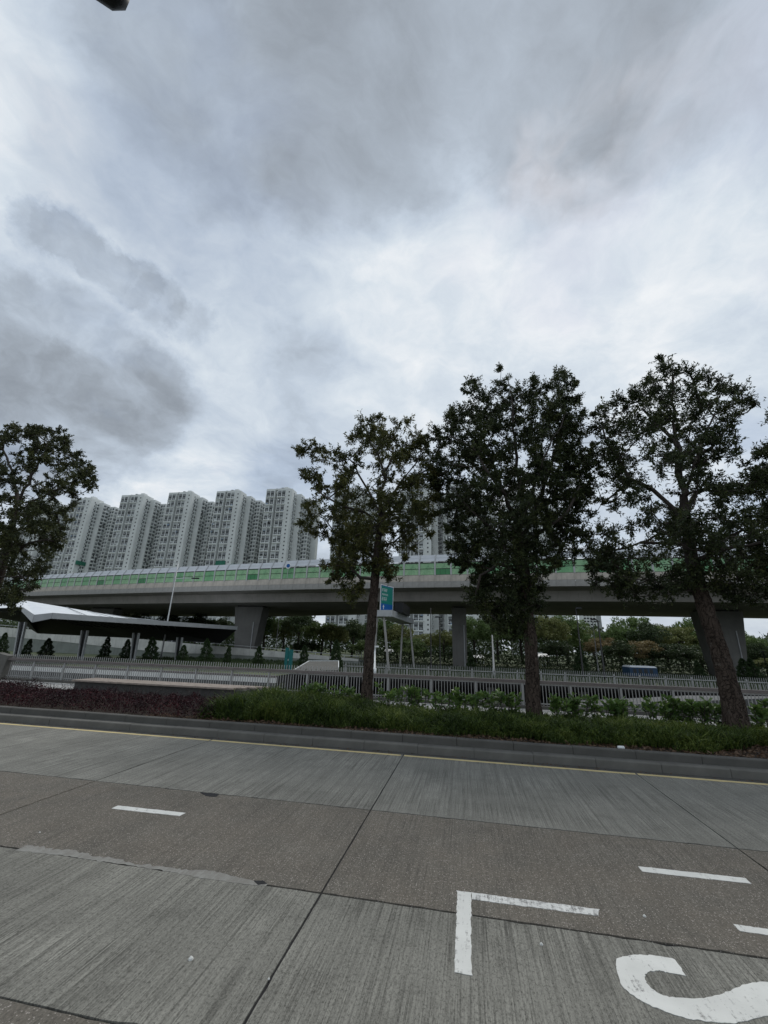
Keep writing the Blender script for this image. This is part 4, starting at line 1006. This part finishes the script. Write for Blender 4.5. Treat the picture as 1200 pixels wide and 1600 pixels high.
# slender tree left of the gantry
_, n = roadside_tree('slender roadside tree with an open crown, second from the left', 13.4,
    [(572, 1103, .24), (574, 1060, .205), (578, 1000, .185), (583, 940, .17), (586, 900, .16), (590, 850, .13), (596, 800, .11), (592, 765, .05)],
    [[(592, 800), (580, 775, .2), (560, 740, .3), (545, 715, .4), (520, 705, .3)], [(594, 770), (600, 745), (592, 715, -.3), (578, 690, -.3), (570, 670, -.2)], [(597, 800), (615, 768, -.2), (632, 745, -.3), (650, 722, -.4), (660, 700, -.3)],
     [(586, 905), (565, 903, -.2), (548, 888, -.4), (530, 870, -.5)], [(590, 860), (615, 845, .4), (640, 830, .6)], [(588, 880), (560, 850, .5), (520, 830, .7), (495, 800, .6)], [(594, 815), (570, 800, -.5), (540, 795, -.7), (500, 770, -.5)],
     [(600, 745), (615, 710, .2), (625, 680, .2)]],
    [(458, 706), (475, 690), (490, 684), (512, 694), (530, 706), (536, 690), (532, 664), (545, 650), (575, 646), (598, 650), (625, 648), (648, 652), (660, 672), (672, 695), (690, 740), (690, 800), (676, 840), (660, 858), (640, 868), (628, 905),
     (610, 915), (600, 895), (575, 900), (565, 935), (545, 945), (530, 925), (520, 910), (500, 905), (498, 880), (515, 850), (500, 840), (478, 850), (468, 820), (480, 780), (500, 770), (488, 765), (470, 745), (474, 725), (460, 722)],
    [(520, 745, 20, 15), (505, 862, 17, 20), (620, 690, 7, 18), (572, 745, 16, 17), (560, 765, 12, 10), (470, 770, 8, 14), (545, 700, 8, 10), (640, 735, 12, 12), (560, 720, 10, 14), (508, 815, 20, 8), (610, 760, 12, 9), (620, 870, 12, 8), (655, 770, 8, 10)],
    270, 250, M['leaf'], .098, .038, 21, spread=.24, twigs=8)
tree_total += n
# dense tree
_, n = roadside_tree('densest roadside tree with a broad dark crown, third from the left', 13.3,
    [(834, 1120, .25), (832, 1060, .23), (829, 1000, .215), (824, 950, .20), (820, 900, .185), (816, 860, .165), (812, 840, .14), (810, 815, .07)],
    [[(812, 850), (800, 800, .3), (780, 750, .5), (760, 700, .6), (745, 640, .6)], [(812, 840), (815, 780, -.3), (805, 700, -.4), (800, 620, -.3), (795, 590)], [(814, 845), (838, 800, .2), (858, 740, .3), (875, 680, .4), (885, 610, .3)],
     [(815, 850), (850, 830, -.6), (885, 800, -.9), (905, 760, -1.)], [(812, 850), (775, 830, -.6), (735, 800, -.9), (705, 760, -1.)], [(820, 900), (780, 880, -.4), (750, 900, -.6), (745, 930, -.6)], [(815, 860), (740, 850, .8), (700, 800, 1.)],
     [(820, 880), (860, 870, .5), (890, 850, .7)], [(812, 820), (780, 760, -1.), (740, 700, -1.2), (700, 680, -.9)], [(812, 820), (850, 720, -1.), (880, 650, -1.)]],
    [(668, 670), (690, 655), (702, 640), (703, 612), (716, 622), (728, 592), (745, 590), (762, 610), (770, 578), (790, 573), (800, 598), (814, 594), (830, 590), (848, 590), (862, 580), (890, 578), (905, 600), (910, 630), (922, 660), (930, 700), (930, 760),
     (926, 790), (905, 815), (918, 830), (920, 850), (905, 880), (870, 890), (862, 905), (845, 925), (850, 945), (835, 980), (800, 1000), (770, 985), (745, 960), (728, 940), (735, 905), (716, 885), (695, 868), (700, 840), (690, 800), (668, 760), (664, 710)],
    [(730, 725, 10, 9), (780, 728, 7, 8), (738, 940, 4, 6), (810, 720, 10, 12), (712, 640, 4, 8), (840, 770, 8, 9), (890, 860, 10, 8), (780, 880, 12, 8), (865, 905, 12, 14), (775, 700, 6, 5), (900, 770, 6, 8), (745, 770, 6, 6), (800, 640, 5, 6), (700, 700, 6, 5), (860, 690, 6, 6)],
    580, 245, M['leaf_dense'], .10, .038, 33, spread=.25, twigs=7)
tree_total += n
# leaning tree
_, n = roadside_tree('leaning roadside tree with thick flaking trunk, fourth from the left', 13.0,
    [(1152, 1138, .36), (1146, 1100, .33), (1132, 1050, .29), (1118, 1000, .265), (1102, 950, .25), (1090, 910, .235), (1080, 870, .21), (1075, 830, .19), (1070, 800, .15), (1068, 775, .07)],
    [[(1075, 830), (1050, 790, -.1), (1020, 765, -.2), (985, 745, -.3), (965, 715, -.4), (950, 690, -.4)], [(1068, 775), (1062, 720, .1), (1055, 660, .1), (1052, 610, .1), (1045, 575, 0)], [(1075, 800), (1085, 770, .3), (1110, 762, .4), (1145, 755, .6), (1170, 762, .6)],
     [(1070, 770), (1082, 730, -.3), (1100, 680, -.5), (1120, 630, -.6)], [(1078, 850), (1040, 850, .7), (1000, 850, .9), (960, 860, .9)], [(1082, 880), (1120, 860, -.5), (1160, 850, -.7), (1190, 830, -.8)], [(1060, 700), (1035, 670, .2), (1005, 640, .3)],
     [(1095, 920), (1060, 920, .5), (1010, 915, .7), (970, 910, .8)], [(1068, 730), (1110, 700, .7), (1150, 650, .7)], [(985, 745), (960, 770, .3), (940, 790, .3)], [(1095, 910), (1130, 920, .4), (1170, 920, .6)]],
    [(925, 640), (945, 620), (975, 618), (998, 600), (1012, 580), (1018, 560), (1035, 555), (1052, 553), (1075, 568), (1098, 580), (1118, 582), (1150, 588), (1172, 606), (1186, 635), (1175, 655), (1150, 680), (1155, 700), (1175, 715), (1200, 700), (1235, 740), (1240, 800),
     (1235, 880), (1225, 935), (1180, 945), (1130, 940), (1085, 935), (1040, 950), (1000, 945), (975, 945), (945, 930), (920, 915), (915, 880), (922, 855), (905, 835), (920, 800), (935, 790), (920, 770), (928, 720), (918, 680)],
    [(965, 800, 38, 20), (1010, 820, 24, 12), (1128, 735, 32, 20), (1165, 790, 30, 9), (1010, 690, 8, 12), (985, 840, 26, 8), (1045, 735, 10, 16), (1010, 730, 12, 12), (975, 700, 10, 10), (1040, 640, 8, 8), (1000, 620, 8, 10), (1110, 800, 12, 20), (1030, 780, 14, 12), (1140, 830, 16, 10),
     (1065, 880, 22, 6), (935, 750, 10, 12), (1020, 885, 30, 6), (1190, 680, 10, 14), (1100, 620, 6, 10), (1160, 880, 10, 8), (1085, 655, 6, 8)],
    440, 170, M['leaf_dense'], .11, .038, 45, spread=.23, twigs=8)
tree_total += n
# left tree, trunk off the frame
_, n = roadside_tree('leafy roadside tree cut by the left edge, trunk out of the frame', 14.2,
    [(-45, 1075, .25), (-35, 1010, .22), (-20, 950, .20), (-5, 915, .19), (8, 870, .17), (20, 820, .13), (26, 790, .06)],
    [[(22, 810), (28, 770, .2), (18, 735, .3), (5, 700, .4)], [(26, 790), (45, 755, -.2), (60, 720, -.3), (75, 690, -.3)], [(24, 800), (60, 775, .2), (95, 765, .3), (130, 750, .4)], [(10, 870), (45, 850, -.6), (80, 840, -.8)], [(0, 900), (35, 900, -.5), (50, 920, -.6)],
     [(10, 860), (-30, 820, .2), (-60, 780, .3)], [(12, 850), (50, 870, .8), (70, 880, .9)], [(60, 720), (85, 705, 0), (110, 700, .1)]],
    [(-90, 690), (-40, 660), (5, 662), (30, 660), (55, 668), (75, 660), (95, 665), (108, 685), (125, 700), (138, 725), (155, 738), (158, 760), (148, 778), (130, 785), (118, 800), (108, 830), (105, 850), (80, 870), (72, 905), (62, 932), (42, 928), (35, 955), (10, 962), (-30, 955), (-80, 930), (-100, 860), (-105, 770)],
    [(8, 722, 8, 10), (58, 738, 8, 9), (95, 742, 7, 8), (30, 700, 6, 8), (75, 710, 8, 6), (70, 760, 12, 6), (40, 745, 6, 8), (100, 765, 10, 5), (88, 690, 6, 5), (50, 880, 6, 8), (92, 812, 6, 8)],
    380, 235, M['leaf_left'], .105, .05, 57, spread=.25, twigs=7)
tree_total += n
# fifth tree at the right edge
_, n = roadside_tree('roadside tree mostly out of the frame, its twigs entering at the right edge', 13.4,
    [(1420, 1170, .26), (1400, 1080, .23), (1370, 1000, .21), (1340, 930, .19), (1320, 870, .17), (1310, 820, .14)],
    [[(1315, 850), (1280, 790, .1), (1250, 730, .2), (1225, 680, .2)], [(1310, 820), (1300, 740, 0), (1290, 660, 0)], [(1318, 860), (1270, 850, -.3), (1230, 850, -.4)], [(1310, 820), (1350, 760, 0), (1370, 700, .1)], [(1340, 920), (1280, 910, .3), (1220, 905, .4)]],
    [(1190, 620), (1215, 600), (1270, 570), (1350, 580), (1400, 650), (1410, 760), (1400, 880), (1330, 950), (1250, 945), (1205, 935), (1180, 900), (1192, 840), (1178, 800), (1200, 770), (1172, 740), (1182, 700), (1200, 660)],
    [(1215, 790, 12, 10), (1205, 720, 10, 10)], 190, 130, M['leaf_dense'], .105, .036, 63, spread=.25, twigs=7)
tree_total += n
print('roadside leaves', tree_total)

# ------------------------------------------------------------------ planting bed
def fbm(x, y, s):
    return (math.sin(x*1.3+s)+math.sin(x*2.9+y*1.7+s*2)+math.sin(x*5.3-y*2.1+s*3)*.6)/2.6
def ferns():
    n = 84000; X = rng.uniform(-6.9, 12.5, n); Yy = 10.35 + (13.5-10.35)*rng.uniform(0, 1, n)**.85
    nrm = (np.sin(X*1.9)*.5+np.sin(X*4.3+Yy*3.1)+np.sin(X*9.7-Yy*7.)*.9+np.sin(X*17+Yy*13)*.6)/2.6
    edge = .25*np.sin(X*2.3)+.15*np.sin(X*5.1+1); keep = (Yy > 10.45 + edge*.5 + np.where(X > 4.6, .9*np.clip((X-4.6)/1.5, 0, 1), 0)) & ((X > -6.35 + .3*np.sin(Yy*4)))
    keep &= ~((np.abs(X-1.8) < .25) & (np.abs(Yy-13.3) < .3))
    X, Yy, nrm = X[keep], Yy[keep], nrm[keep]; n = len(X)
    H_ = (.245 + .12*nrm + .16*np.clip((-2.6-X)/1.5, 0, 1) - .085*np.clip((Yy-11.8)/1.2, 0, 1)*(X > -2.5))*rng.uniform(.45, 1.35, n)*np.clip((Yy-10.2)/.55, .30, 1)
    az = rng.uniform(0, 2*np.pi, n); lean = rng.uniform(.15, .9, n)*H_; dx, dy = np.cos(az)*lean, np.sin(az)*lean - .04
    z0 = .30 + .20*rng.uniform(0, 1, n)*0
    P0 = np.stack([X, Yy, np.full(n, .25)], 1); P1 = P0 + np.stack([dx*.35, dy*.35, H_*.62], 1); P2 = P0 + np.stack([dx*1.0, dy*1.0, H_*rng.uniform(.78, 1.05, n)], 1)
    sd = unit(np.stack([-np.sin(az)+rng.normal(0, .3, n), np.cos(az), rng.normal(0, .3, n)], 1)); w = (rng.uniform(.008, .018, n))[:, None]
    Q1 = np.stack([P0-sd*w*.4, P0+sd*w*.4, P1+sd*w, P1-sd*w], 1); Q2 = np.stack([P1-sd*w, P1+sd*w, P2+sd*w*.15, P2-sd*w*.15], 1)
    # feathery leaflets at the frond tips
    k = 3; rep = np.repeat(np.arange(n), k); t = rng.uniform(.2, 1, n*k)[:, None]; B = P1[rep]*(1-t)+P2[rep]*t
    Lq = leaves(B, rng.normal(0, 1, (n*k, 3)) + (P2-P1)[rep]*4, .055*rng.uniform(.6, 1.3, n*k), .012)
    Vv = np.concatenate([Q1.reshape(-1, 3), Q2.reshape(-1, 3), Lq]); o = link('fern_groundcover', quads_mesh(Vv, M['fern'])); tag(o, 'feathery green fern groundcover filling the kerbside bed', 'groundcover', kind='stuff')
    return n
ferns()
def redshrub():
    n = 62000; X = rng.uniform(-26, -6.1, n); Yy = rng.uniform(10.25, 13.6, n); u = rng.uniform(0, 1, n)
    prof = np.clip((Yy-10.1)/.45, 0, 1)*np.clip((13.8-Yy)/.4, 0, 1)
    bumpy = .5 + .5*(np.sin(X*2.1+Yy)+np.sin(X*4.7-Yy*3))/2
    top = .26 + prof*(.20 + .26*bumpy*(.6+.4*np.sin(X*9+Yy*6)))*np.where((X > -14.8) & (Yy > 12.6), .30, 1.0)*(1 - .30*np.clip((Yy-11.2)/1.5, 0, 1)*(X > -14.8))
    gap = (np.abs(Yy - 12.4) < .10) & (X > -14) & (X < -7)
    z = .26 + (top-.26)*(1-(u**2.4)); keep = (X < -6.5 + .35*np.sin(Yy*5)) & ~gap
    X, Yy, z = X[keep], Yy[keep], z[keep]; n = len(X); P = np.stack([X, Yy, z], 1) + rng.normal(0, .03, (n, 3)); P[:, 2] = np.maximum(P[:, 2], .265)
    Vv = leaves(P, rng.normal(0, 1, (n, 3)) + np.array([[0, -.1, .35]]), .056*rng.uniform(.6, 1.4, n), .026*rng.uniform(.7, 1.3, n))
    o = link('red_shrubs', quads_mesh(Vv, M['red'])); tag(o, 'low dark red leaved shrub mass beside the kerb at left', 'groundcover', kind='stuff')
    m = MB(); r = random.Random(8)
    for _ in range(900):
        x, y = r.uniform(-22, -6.6), r.uniform(10.4, 13.5); m.tube([(x, y, .28), (x+r.gauss(0, .06), y+r.gauss(0, .06), .5), (x+r.gauss(0, .1), y+r.gauss(0, .1), .5+r.uniform(.0, .22))], [.006, .004, .002], 3, cap=False)
    o = m.build('red_shrub_stems', M['bark_branch']); tag(o, 'thin bare stems inside the dark red shrubs', 'stems', kind='stuff')
redshrub()
# broad-leaved young shrubs behind the ferns
def broad_mesh(r, tall):
    LC, LD, LL = [], [], []; st_ = MB(); ns = r.randint(5, 8)
    for s in range(ns):
        a = r.uniform(0, 6.28); l = r.uniform(.06, .34); tip = Vector((math.cos(a)*l, math.sin(a)*l*.7, tall*r.uniform(.6, 1.0))); base = Vector((math.cos(a)*.03, math.sin(a)*.03, 0))
        mid = base.lerp(tip, .5) + Vector((math.cos(a)*.04, math.sin(a)*.04, 0)); st_.tube([base, mid, tip], [.011, .009, .006], 5, cap=False)
        for k in range(r.randint(15, 22)):
            t = 1 - abs(r.gauss(0, .38)); p = mid.lerp(tip, max(0, min(1, t))) if r.random() < .8 else base.lerp(mid, r.uniform(.4, 1)); aa = r.uniform(0, 6.28); up = r.uniform(.0, 1.1)
            LC.append(tuple(p)); LD.append((math.cos(aa), math.sin(aa), up)); LL.append(r.uniform(.12, .21))
    LL = np.array(LL); V_ = leaves(np.array(LC), np.array(LD), LL, LL*.42, .06, .66)
    return quads_mesh(V_, M['broad']), st_.mesh(M['bark_branch'], True)
rb_ = random.Random(14)
spots = [(478, 1094), (505, 1092), (530, 1092), (548, 1090), (601, 1090), (618, 1089), (640, 1092), (662, 1088), (683, 1090), (705, 1090), (722, 1089), (742, 1094), (765, 1094), (788, 1096), (806, 1096), (872, 1104), (889, 1100), (905, 1102),
         (924, 1104), (945, 1102), (965, 1104), (976, 1106), (1020, 1112), (1040, 1112), (1058, 1108), (1072, 1114), (1092, 1110), (1106, 1114), (1122, 1114), (1178, 1124), (1198, 1124), (1218, 1124)]
segs = [(0, 560, 'left of the slender tree trunk'), (560, 820, 'between the slender and the dense tree trunks'), (820, 1140, 'between the dense and the leaning tree trunks'), (1140, 2000, 'right of the leaning tree trunk')]
ords = ['first', 'second', 'third', 'fourth', 'fifth', 'sixth', 'seventh', 'eighth', 'ninth', 'tenth', 'eleventh', 'twelfth', 'thirteenth', 'fourteenth', 'fifteenth', 'sixteenth', 'seventeenth', 'eighteenth', 'nineteenth', 'twentieth', 'twenty-first', 'twenty-second', 'twenty-third', 'twenty-fourth', 'twenty-fifth', 'twenty-sixth', 'twenty-seventh', 'twenty-eighth', 'twenty-ninth', 'thirtieth']
cnts = {}
for i, (px, py) in enumerate(spots):
    Y_ = 13.45 + rb_.uniform(-.3, .25); p = atY(px, py, Y_); tall = rb_.uniform(.56, .82)
    seg = next(s for s in segs if s[0] <= px < s[1]); cnts[seg[2]] = cnts.get(seg[2], 0) + 1
    e_ = empty('broadleaf_shrub', (p.x, Y_, .25)); tag(e_, f"glossy broad-leaved young shrub, {ords[cnts[seg[2]]-1]} from the left {seg[2]}", 'shrub', 'broad-leaved shrubs behind the ferns')
    a_, b_ = broad_mesh(rb_, tall); o = link('foliage', a_, e_); o['kind'] = 'stuff'; link('stems', b_, e_)
# dry leaf litter at the bed's right end and along the kerb
n = 5200; X = np.concatenate([rng.uniform(4.2, 12, n), rng.uniform(-8, 4.5, 1600)]); Yy = np.concatenate([rng.uniform(10.15, 12.2, n), rng.uniform(10.15, 10.6, 1600)]); n = len(X)
P = np.stack([X, Yy, .268 + rng.uniform(0, .03, n)], 1); Vv = leaves(P, rng.normal(0, 1, (n, 3))*np.array([[1, 1, .25]]), .07*rng.uniform(.6, 1.4, n), .03)
tag(link('leaf_litter', quads_mesh(Vv, M['litter'])), 'dry brown fallen leaves on the soil along the kerb', 'leaf litter', kind='stuff')
# a few fallen leaves and grit lying along the gutter
n = 420; X = rng.uniform(-14, 8, n); P = np.stack([X, rng.uniform(9.56, 9.74, n), np.full(n, .006)], 1)
tag(link('gutter_debris', quads_mesh(leaves(P, rng.normal(0, 1, (n, 3))*np.array([[1, 1, .12]]), .04*rng.uniform(.4, 1.4, n), .02), M['litter'])), 'small dry leaves and grit lying in the gutter', 'debris', kind='stuff')

# ------------------------------------------------------------------ park trees, conical shrubs, hedge
def park_mesh(seed, kind):
    r = np.random.default_rng(seed); nb = 46 if kind != 'thin' else 26; LC = []
    for _ in range(nb):
        th = r.uniform(0, 2*np.pi); ph = np.arccos(r.uniform(-.55, 1)); rad = r.uniform(.45, .95)
        c = np.array([np.sin(ph)*np.cos(th)*rad, np.sin(ph)*np.sin(th)*rad, .2+np.cos(ph)*rad*.62]); s = r.uniform(.16, .30)
        p = unit(r.normal(0, 1, (130, 3)))*s*r.uniform(.3, 1.0, (130, 1))**.4; p[:, 2] *= .6; LC.append(c + p)
    LC = np.concatenate(LC); n = len(LC); sz = .085 if kind != 'thin' else .06
    D_ = r.normal(0, 1, (n, 3)); return leaves(LC, D_, sz*r.uniform(.6, 1.3, n), sz*.6, .1)
park_V = {k: park_mesh(70+i, k) for i, k in enumerate(('round', 'wide', 'loose', 'thin'))}
park_me = {}
def pm_(k, c):
    if (k, c) not in park_me: park_me[(k, c)] = quads_mesh(park_V[k], M['bg'][c])
    return park_me[(k, c)]
tk = MB().tube([(0, 0, 0), (.05, 0, .5), (.0, 0, 1)], [.045, .035, .02], 7).tube([(.03, 0, .55), (.2, .1, .95)], [.018, .01], 5).tube([(.03, 0, .5), (-.2, -.1, .9)], [.018, .01], 5).mesh(M['bark_branch'], True)
pt = [ # px of crown centre, py of crown top, depth Y, half width m, kind, colour, wording
    (215, 958, 88, 5.5, 'round', 0), (262, 958, 92, 5.5, 'wide', 0), (312, 958, 86, 5.0, 'round', 0), (345, 965, 96, 5.0, 'loose', 0), (418, 962, 92, 5.2, 'round', 2), (445, 972, 80, 3.4, 'thin', 1), (470, 955, 98, 6.0, 'wide', 0), (505, 972, 86, 5.6, 'round', 2), (520, 976, 80, 4.0, 'loose', 1),
    (552, 968, 92, 5.0, 'round', 0), (583, 972, 98, 5.0, 'wide', 0), (603, 963, 90, 5.2, 'round', 2), (622, 975, 88, 4.2, 'loose', 1), (640, 996, 84, 4.2, 'round', 2), (662, 990, 96, 4.6, 'loose', 1), (694, 984, 90, 3.8, 'round', 1), (740, 965, 88, 5.2, 'loose', 2), (775, 962, 94, 6.0, 'wide', 0),
    (812, 960, 90, 5.6, 'round', 2), (850, 962, 88, 5.6, 'loose', 1), (880, 960, 96, 6.2, 'round', 2), (868, 1000, 82, 4.0, 'round', 0), (905, 988, 100, 4.8, 'loose', 2), (925, 982, 108, 5.2, 'thin', 1), (940, 996, 92, 4.6, 'round', 3), (962, 975, 100, 5.0, 'round', 2),
    (985, 962, 104, 6.4, 'wide', 2), (1010, 972, 98, 5.2, 'round', 0), (1032, 976, 108, 5.8, 'loose', 1), (1000, 1000, 86, 4.8, 'wide', 3), (968, 1000, 84, 4.2, 'round', 0), (1055, 978, 100, 6.2, 'wide', 1), (1083, 966, 104, 6.0, 'loose', 2), (1040, 1005, 84, 4.8, 'round', 0), (1072, 1006, 86, 5.0, 'wide', 0),
    (1112, 975, 98, 6.0, 'round', 2), (1140, 984, 92, 5.2, 'round', 2), (1165, 993, 96, 4.0, 'loose', 2), (1176, 1004, 88, 3.4, 'round', 0), (1195, 1028, 84, 3.0, 'round', 1), (640, 1012, 76, 3.0, 'round', 2), (720, 1008, 84, 3.6, 'round', 0), (570, 1000, 84, 4.0, 'round', 2), (480, 1000, 78, 3.6, 'round', 0)]
colw = ['dark green', 'olive', 'mid green', 'rusty brown']; kw = {'round': 'round-headed', 'wide': 'wide', 'loose': 'loose-leaved', 'thin': 'sparse'}
pt_sorted = sorted(pt); n_seen = {}
for (px, py, Y_, hw, k, c) in pt_sorted:
    t_ = atY(px, py, Y_); H_ = t_.z + .3; zs = H_*.34 if H_ > 5 else H_*.4
    seg = 'left of the slender tree' if px < 578 else ('behind gantry and central pier' if px < 760 else ('between dense tree and dark lamps' if px < 900 else ('right of the dark lamps' if px < 1100 else 'at far right')))
    key = (k, c, seg); n_seen[key] = n_seen.get(key, 0) + 1
    e_ = empty('park_tree', (t_.x, Y_, -.3)); tag(e_, f"{kw[k]} {colw[c]} park tree {seg}, {ords[n_seen[key]-1]} such from left", 'tree', 'trees in the park beyond the flyover')
    cz = H_ - zs*1.30
    o = link('crown', pm_(k, c), e_, loc=(0, 0, cz), rot=(0, 0, rnd.uniform(0, 6.28)), scale=(hw*.78, hw*.78, zs*1.55)); o['kind'] = 'stuff'
    link('trunk', tk, e_, loc=(0, 0, 0), rot=(0, 0, rnd.uniform(0, 6.28)), scale=(H_*.7, H_*.7, cz+zs*.5))
# far-off wood closing the view under the deck
def wood():
    r = rng; n = 44000; X = r.uniform(-260, 140, n); base = 7.6 + 1.6*np.sin(X*.09) + 1.2*np.sin(X*.23+1) + .8*np.sin(X*.61)
    base = np.where((X > -26) & (X < 6), base*.8, base)
    z = r.uniform(0, 1, n)**.7*base; Yy = 125 + r.uniform(-4, 4, n); P = np.stack([X, Yy, z-.3], 1)
    o = link('distant_wood', quads_mesh(leaves(P, r.normal(0, 1, (n, 3)), .9, .6, .1), M['bg'][0])); tag(o, 'far-off dark wood closing the park behind the trees', 'wood', kind='stuff')
wood()
def conical_mesh(seed):
    r = np.random.default_rng(seed); n = 1500; z = r.uniform(0, 1, n)**1.25; tier = 1 + .22*np.sin(z*22+seed); rad = (1-z)**.75*.36*tier*r.uniform(.55, 1.05, n); th = r.uniform(0, 2*np.pi, n)
    P = np.stack([np.cos(th)*rad, np.sin(th)*rad, .05+z*.95], 1); D_ = np.stack([np.cos(th), np.sin(th), r.uniform(.2, 1.2, n)], 1) + r.normal(0, .4, (n, 3))
    return quads_mesh(leaves(P, D_, .085, .05, .1), M['conifer'])
cm_ = [conical_mesh(s) for s in (1, 2, 3)]; stem = MB().tube([(0, 0, 0), (0, 0, .5)], [.025, .015], 6).mesh(M['bark_branch'])
cs = [(10, 1018, 30), (47, 1022, 28), (80, 1022, 32), (170, 1024, 34), (203, 1026, 32), (242, 1026, 33), (290, 1028, 28), (327, 1029, 32), (358, 1032, 26), (407, 1030, 28), (477, 1032, 32), (527, 1033, 34), (735, 1043, 30), (905, 1045, 34), (1088, 1050, 26), (1155, 1052, 32), (1172, 1054, 34)]
for i, (px, pb, hp) in enumerate(cs):
    Y_ = 44 if px < 560 else 52; a_ = atY(px, pb-hp, Y_); e_ = empty('conical_shrub', (a_.x, Y_, -.3)); hh = a_.z + .3
    where = ['at the far left edge', 'just right of the first canopy column', 'between the first and second canopy columns', 'right of the second canopy column', 'left of the third canopy column', 'between the third and fourth canopy columns', 'right of the fourth canopy column', 'below the right end of the canopy',
             'leaning and thin, right of the canopy end', 'in front of the left flyover pier', 'behind the stair cover on its left', 'behind the stair cover on its right', 'right of the central pier', 'at the foot of the left dark lamp', 'behind the leaning trunk, left', 'before the right pier, left one', 'before the right pier, right one'][i]
    tag(e_, f"dark conical clipped shrub {where}", 'shrub', 'conical shrubs beyond the sunken road')
    o = link('foliage', cm_[i % 3], e_, rot=(rnd.gauss(0, .05), rnd.gauss(0, .05), px), scale=(hh*rnd.uniform(.50, .88), hh*.7, hh*rnd.uniform(.74, .98))); o['kind'] = 'stuff'; link('stem', stem, e_, scale=(hh, hh, hh))
# low hedge and rough grass beyond the far railing
n = 26000; X = rng.uniform(-40, 75, n); Yy = rng.uniform(37, 60, n); P = np.stack([X, Yy, np.full(n, -.3)], 1)
tag(link('rough_grass', quads_mesh(leaves(P, rng.normal(0, .5, (n, 3)) + np.array([[0, 0, 1]]), .35*rng.uniform(.5, 1.2, n), .12), M['bg'][0])), 'rough olive grass between the far railing and the park', 'grass', kind='stuff')
n = 16000; X = rng.uniform(-14, 80, n); P = np.stack([X, rng.uniform(62, 64, n), -.3 + rng.uniform(0, 1.8, n)], 1)
tag(link('low_hedge', quads_mesh(leaves(P, rng.normal(0, 1, (n, 3)), .3, .16), M['bg'][0])), 'low dark hedge along the edge of the park', 'hedge', kind='stuff')
